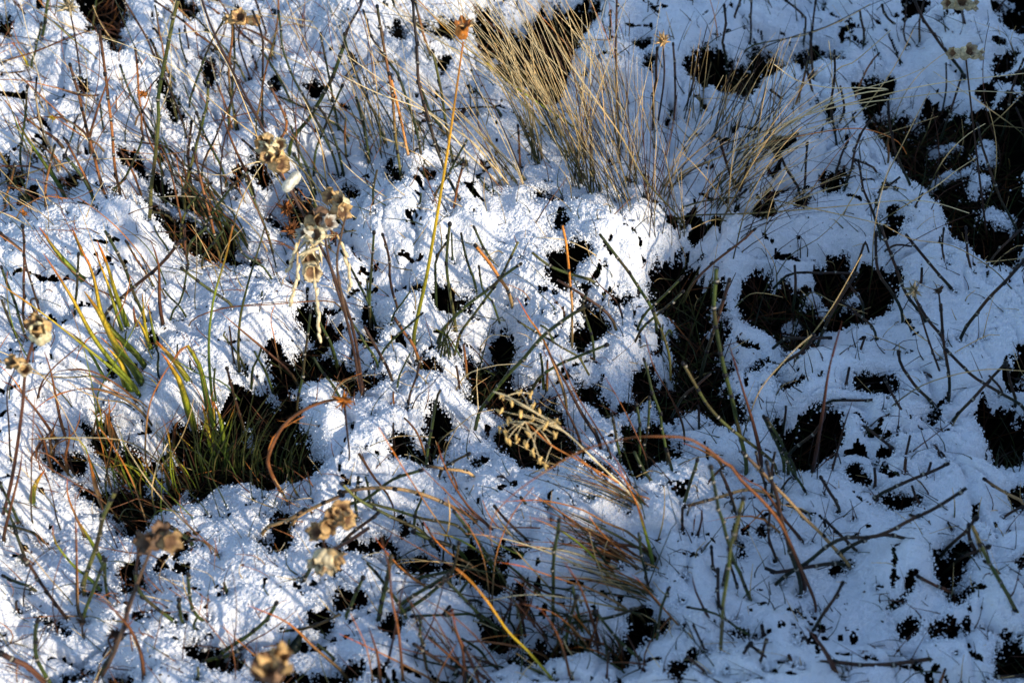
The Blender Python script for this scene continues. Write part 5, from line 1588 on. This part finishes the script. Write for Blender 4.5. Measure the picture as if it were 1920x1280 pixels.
# spiky bud at the bottom edge
t = head_thing('dried_seed_stalk', 'seed stalk', 'large spiky brown and gold bud touching the bottom edge of the picture', (520, 1330))
stalkP(t, [P3(545, 1420, -.02), P3(535, 1360, .05), P3(525, 1310, .10), P3(518, 1265, .13)], .0014, HU3)
husk(t, P3(512, 1252, .13), (-.2, -.3, .9), .0068, .013, HU3*1.8, 101); husk(t, P3(524, 1240, .133), (.3, .1, 1), .0040, .012, HU1, 102, teeth=3)
m = MB(); rnd = random.Random(9)
for (x, y, dx, l) in [(505, 1250, -.5, .010), (528, 1240, .15, .0135), (532, 1262, .4, .010), (500, 1262, -.8, .008), (516, 1245, 0, .010)]:
    bract(m, P3(x, y, .132), [dx, .2, 1], l, .0052, HU1*rnd.uniform(.7, 1.1), rnd, .15)
m.build('sepals', M_PAPER, t)
# star shaped bud and its arching stem
t = head_thing('dried_seed_stalk', 'seed stalk', 'small golden star shaped bud on a rust stem arching over the dark gap', (510, 870))
stalkP(t, [P3(528, 925, -.01), P3(506, 880, .02), P3(505, 850, .035), P3(530, 800, .05), P3(570, 768, .058), P3(610, 752, .062), P3(640, 748, .064)], .0011, RU)
spiky(t, P3(645, 750, .065), (.4, -.5, .6), .0046, np.array(OR)*.8, 103, 18)
stalkP(t, [P3(645, 752, .064), P3(650, 800, .04), P3(655, 850, .01), P3(652, 880, -.01)], .0006, BR)
# yellow stalk's orange head
t = head_thing('orange_seed_pod', 'seed head', 'blurred orange seed head topping the tall golden yellow stalk', (868, 72))
c0 = None
for o, px, *_r in THINGS:
    pass
zt = on_y(868, 78, on_z(778, 615, 0)[1])[2]*.8
t.location = P3(868, 70, zt); t['_o'] = list(P3(868, 70, zt))
husk(t, P3(866, 60, zt), (.1, -.2, 1), .0042, .011, np.array(OR), 104); spiky(t, P3(872, 50, zt+.002), (0, 0, 1), .0042, HU1*.8, 105, 12)
# other small heads
def small(label, x, y, z, base, r, col, seed, kind='spiky', n=14):
    t = head_thing('dried_flower_stalk', 'dried flower', label, base)
    b = P3(base[0], base[1], -.01); e = P3(x, y, z); mid = (b+e)/2+np.array([random.uniform(-.004, .004), 0, .006])
    stalkP(t, [b, mid, e], .0007, BR if col is not HU2 else KH)
    if kind == 'spiky': spiky(t, e, (random.uniform(-.5, .5), -.4, .8), r, np.array(col), seed, n)
    else:
        husk(t, e, (random.uniform(-.6, .6), -.4, .7), r, r*1.9, np.array(col), seed); husk(t, e+np.array([r*1.2, 0, -.001]), (.8, -.4, .3), r*.8, r*1.5, np.array(col), seed+1); husk(t, e+np.array([-r*1.1, 0, 0]), (-.8, -.3, .3), r*.8, r*1.5, np.array(col), seed+2)
small('frayed beige flower head on a dark stem at the top left edge', 130, 14, .06, (155, 170), .0062, HU2*.75, 110, n=26)
small('papery yellow husk cluster at the top edge right of the stacked pods stalk', 452, 36, .06, (470, 150), .0052, HU1, 111, 'husk')
small('small gold and orange seed head on a bent green stem, upper left snow', 270, 177, .02, (330, 125), .0038, np.array(OR)*.9, 112, n=12)
small('tiny golden seed head on a curved rust blade at the left of the upper snow', 100, 222, .012, (130, 232), .0026, np.array(YE)*.8, 113, n=9)
small('tiny golden seed head among orange curls at the left edge', 46, 400, .02, (60, 425), .0030, np.array(OR), 114, n=9)
small('pale open husks at the top right edge of the picture', 1800, 8, .07, (1808, 70), .0050, HU2*.8, 115, 'husk')
small('pale winged husks on a brown stem beside the large black gap at upper right', 1810, 100, .09, (1850, 440), .0048, HU2*.8, 116, 'husk')
small('frayed beige flower head leaning over shaded snow, left of its twin', 1713, 543, .05, (1780, 745), .0042, HU2*.5, 117, n=26)
small('dark nodding flower head leaning over shaded snow, right of its twin', 1760, 545, .045, (1782, 745), .0036, HU3*.8, 118, n=10)
small('curled fuzzy tan seed spike drooping over the upper middle snow', 1243, 78, .08, (1232, 240), .0045, HU1*.9, 119, n=22)
small('rust red cluster of tiny flowers against the dark gap, left of the pod cluster', 536, 392, .006, (545, 440), .0052, RU, 120, n=30)
small('rust red cluster of tiny flowers, lower one left of the pod cluster', 545, 432, .006, (560, 470), .0046, RU, 121, n=26)
small('small rust red floret standing right below the pod cluster', 626, 442, .005, (630, 470), .0030, RU, 122, n=16)
small('tiny brown nodding bud with a round bead on lower left snow', 155, 1165, .02, (157, 1205), .0034, HU3, 123, n=8)
small('reddish bud on a short stalk above the round pale bud at left', 66, 590, .02, (80, 560), .0036, RU, 124, n=14)
small('ragged rust and green leaf clinging to the dark stalk at bottom left', 222, 1190, .03, (215, 1225), .0046, np.array(BR), 125, n=12)
small('pale dried floret in straw stalks at the left of the middle dark rushes', 868, 210, .01, (880, 235), .0030, BR, 126, n=9)
# dark green leaf in the lower left
t = head_thing('green_leaf', 'leaf', 'single dark green broad leaf half buried in snow near the spiky bud', (556, 1215), 'broad leaves')
m = MB(); bract(m, P3(555, 1228, -.002), [.25, .5, .5], .013, .011, np.array(G3), random.Random(2), .1); m.build('leaf_blade', M_BLADE, t)
# golden spray of seeds
t = head_thing('grass_panicle', 'grass spray', 'golden blurred spray of drooping seeds hanging over the black gap in the centre', (1215, 965))
main = [P3(1222, 985, -.01), P3(1190, 935, .02), P3(1110, 857, .05), P3(1060, 810, .065), P3(993, 766, .08), P3(950, 742, .086), P3(925, 734, .088)]
stalkP(t, main, .0006, STP)
m2 = [P3(1160, 905, .035), P3(1080, 860, .055), P3(1035, 835, .066), P3(1005, 808, .074), P3(985, 790, .078)]
stalkP(t, m2, .0005, np.array(OR)*.9)
rnd = random.Random(21)
ends = [(938, 742), (940, 770), (952, 790), (948, 812), (960, 755), (975, 735), (996, 738), (1000, 760), (985, 835), (1000, 850), (1012, 862), (990, 812), (1025, 795), (1045, 790), (1010, 775), (968, 820), (950, 825), (975, 775), (1022, 870), (995, 790), (935, 800), (1040, 815)]
for i, (x, y) in enumerate(ends):
    src = main[rnd.choice([3, 4, 5])] if y < 790 else m2[rnd.choice([2, 3, 4])]
    e = P3(x, y, .072+rnd.uniform(-.006, .01))
    o = stalkP(t, [src, (src+e)/2+np.array([0, 0, .002]), e], .00026, STP, 'branchlet')
    for q in range(2):
        m = MB(); d = np.array([rnd.uniform(-.4, .4), rnd.uniform(-.6, -.1), rnd.uniform(-.8, .2)])
        ellipsoid(m, e+np.array([rnd.uniform(-1, 1), rnd.uniform(-1, 1), rnd.uniform(-1, 1)])*.0016*q, (.0007, .0007, .0022), np.array([.90, .60, .20])*rnd.uniform(.85, 1.05), d, 7, 6, .1, i*3+q)
        m.build('spikelet', M_PAPER, o)

# ------------------------------------------------------------------ labels that single each thing out
LM = [('the stacked papery pods', 515, 285), ('the open seed-pod cluster', 615, 410), ('the round pale bud', 75, 620), ('the yellow-green sedge clump', 200, 560),
      ('the fine green tuft', 400, 800), ('the tall golden stalk', 830, 380), ('the golden seed spray', 985, 790), ('the big straw tuft', 1030, 200),
      ('the bristling right straw tuft', 1340, 230), ('the rusty sedge tuft', 1180, 1010), ('the shrivelled brown seed head', 297, 1012),
      ('the twin crumpled pods', 618, 1000), ('the spiky bottom bud', 515, 1240), ('the small golden star bud', 645, 750), ('the pale winged husks', 1810, 100),
      ('the large black right-edge gap', 1860, 330), ('the twin frayed flower heads', 1735, 560), ('the upright dark red blade', 1555, 760),
      ('the square black central gap', 920, 640), ('the two dark pits in shaded snow', 1740, 1190), ('the top left corner', 60, 60), ('the bottom left corner', 60, 1230),
      ('the top right corner', 1860, 30), ('the bottom right corner', 1870, 1240), ('the rust arching blade', 1350, 880), ('the forked shaded stems', 1560, 930),
      ('the matted brown tuft', 1060, 1180), ('the gold bent-stem seed head', 270, 180), ('the small round snow cap', 1190, 560), ('the tall green shaded horsetail', 1355, 640),
      ('the black gap under snow bridge', 1520, 540), ('the bottom edge centre', 900, 1260), ('the blade-striped snow bank', 1600, 380)]
ORD = ['first', 'second', 'third', 'fourth', 'fifth', 'sixth', 'seventh', 'eighth', 'ninth', 'tenth']
lab = {}
for o, px, label, kw, at in THINGS:
    if label: o['label'] = label; continue
    d, nm, lx, ly = min((math.hypot(px[0]-x, (px[1]-y)*1.1), n, x, y) for n, x, y in LM)
    dx, dy = px[0]-lx, px[1]-ly
    if d < 40: rel = 'at'
    else:
        far = 'just ' if d < 110 else ''
        if abs(dx) > 2.2*abs(dy): rel = far+('right of' if dx > 0 else 'left of')
        elif abs(dy) > 2.2*abs(dx): rel = far+('below' if dy > 0 else 'above')
        else: rel = far+('below ' if dy > 0 else 'above ')+('and right of' if dx > 0 else 'and left of')
    s = f"{at['size']} {at['col']} {kw} {at['pose']}, {rel} {nm}"
    lab.setdefault(s, []).append((px, o))
for s, L in lab.items():
    if len(L) == 1: L[0][1]['label'] = s; continue
    L.sort(key=lambda q: q[0][0])
    for i, (px, o) in enumerate(L):
        w_ = ['left one', 'right one'][i] if len(L) == 2 else ORD[min(i, 9)]+' from left'
        o['label'] = f"{s}, {w_}"
for o, *_ in THINGS:
    s = o['label']
    for a, b in ((' just ', ' '), (' and left of', ' left of'), (' and right of', ' right of'), (' grass stalk', ' stalk'), (' grass blade', ' blade'), (' the ', ' '), ('very long', 'long'), (' thin', '')):
        if len(s.split()) > 16: s = s.replace(a, b, 1)
    o['label'] = s
seen = {}
for o, px, *_ in THINGS: seen.setdefault(o['label'], []).append((px[1], o))
for s, L in seen.items():
    if len(L) > 1:
        L.sort(key=lambda q: q[0])
        for i, (y, o) in enumerate(L): o['label'] = ('upper ' if i == 0 else 'lower ' if i == len(L)-1 else 'middle ')+' '.join(s.replace(' grass', '').replace(' just', '').split()[:15])
for o in bpy.data.objects:
    if '_o' in o: del o['_o']
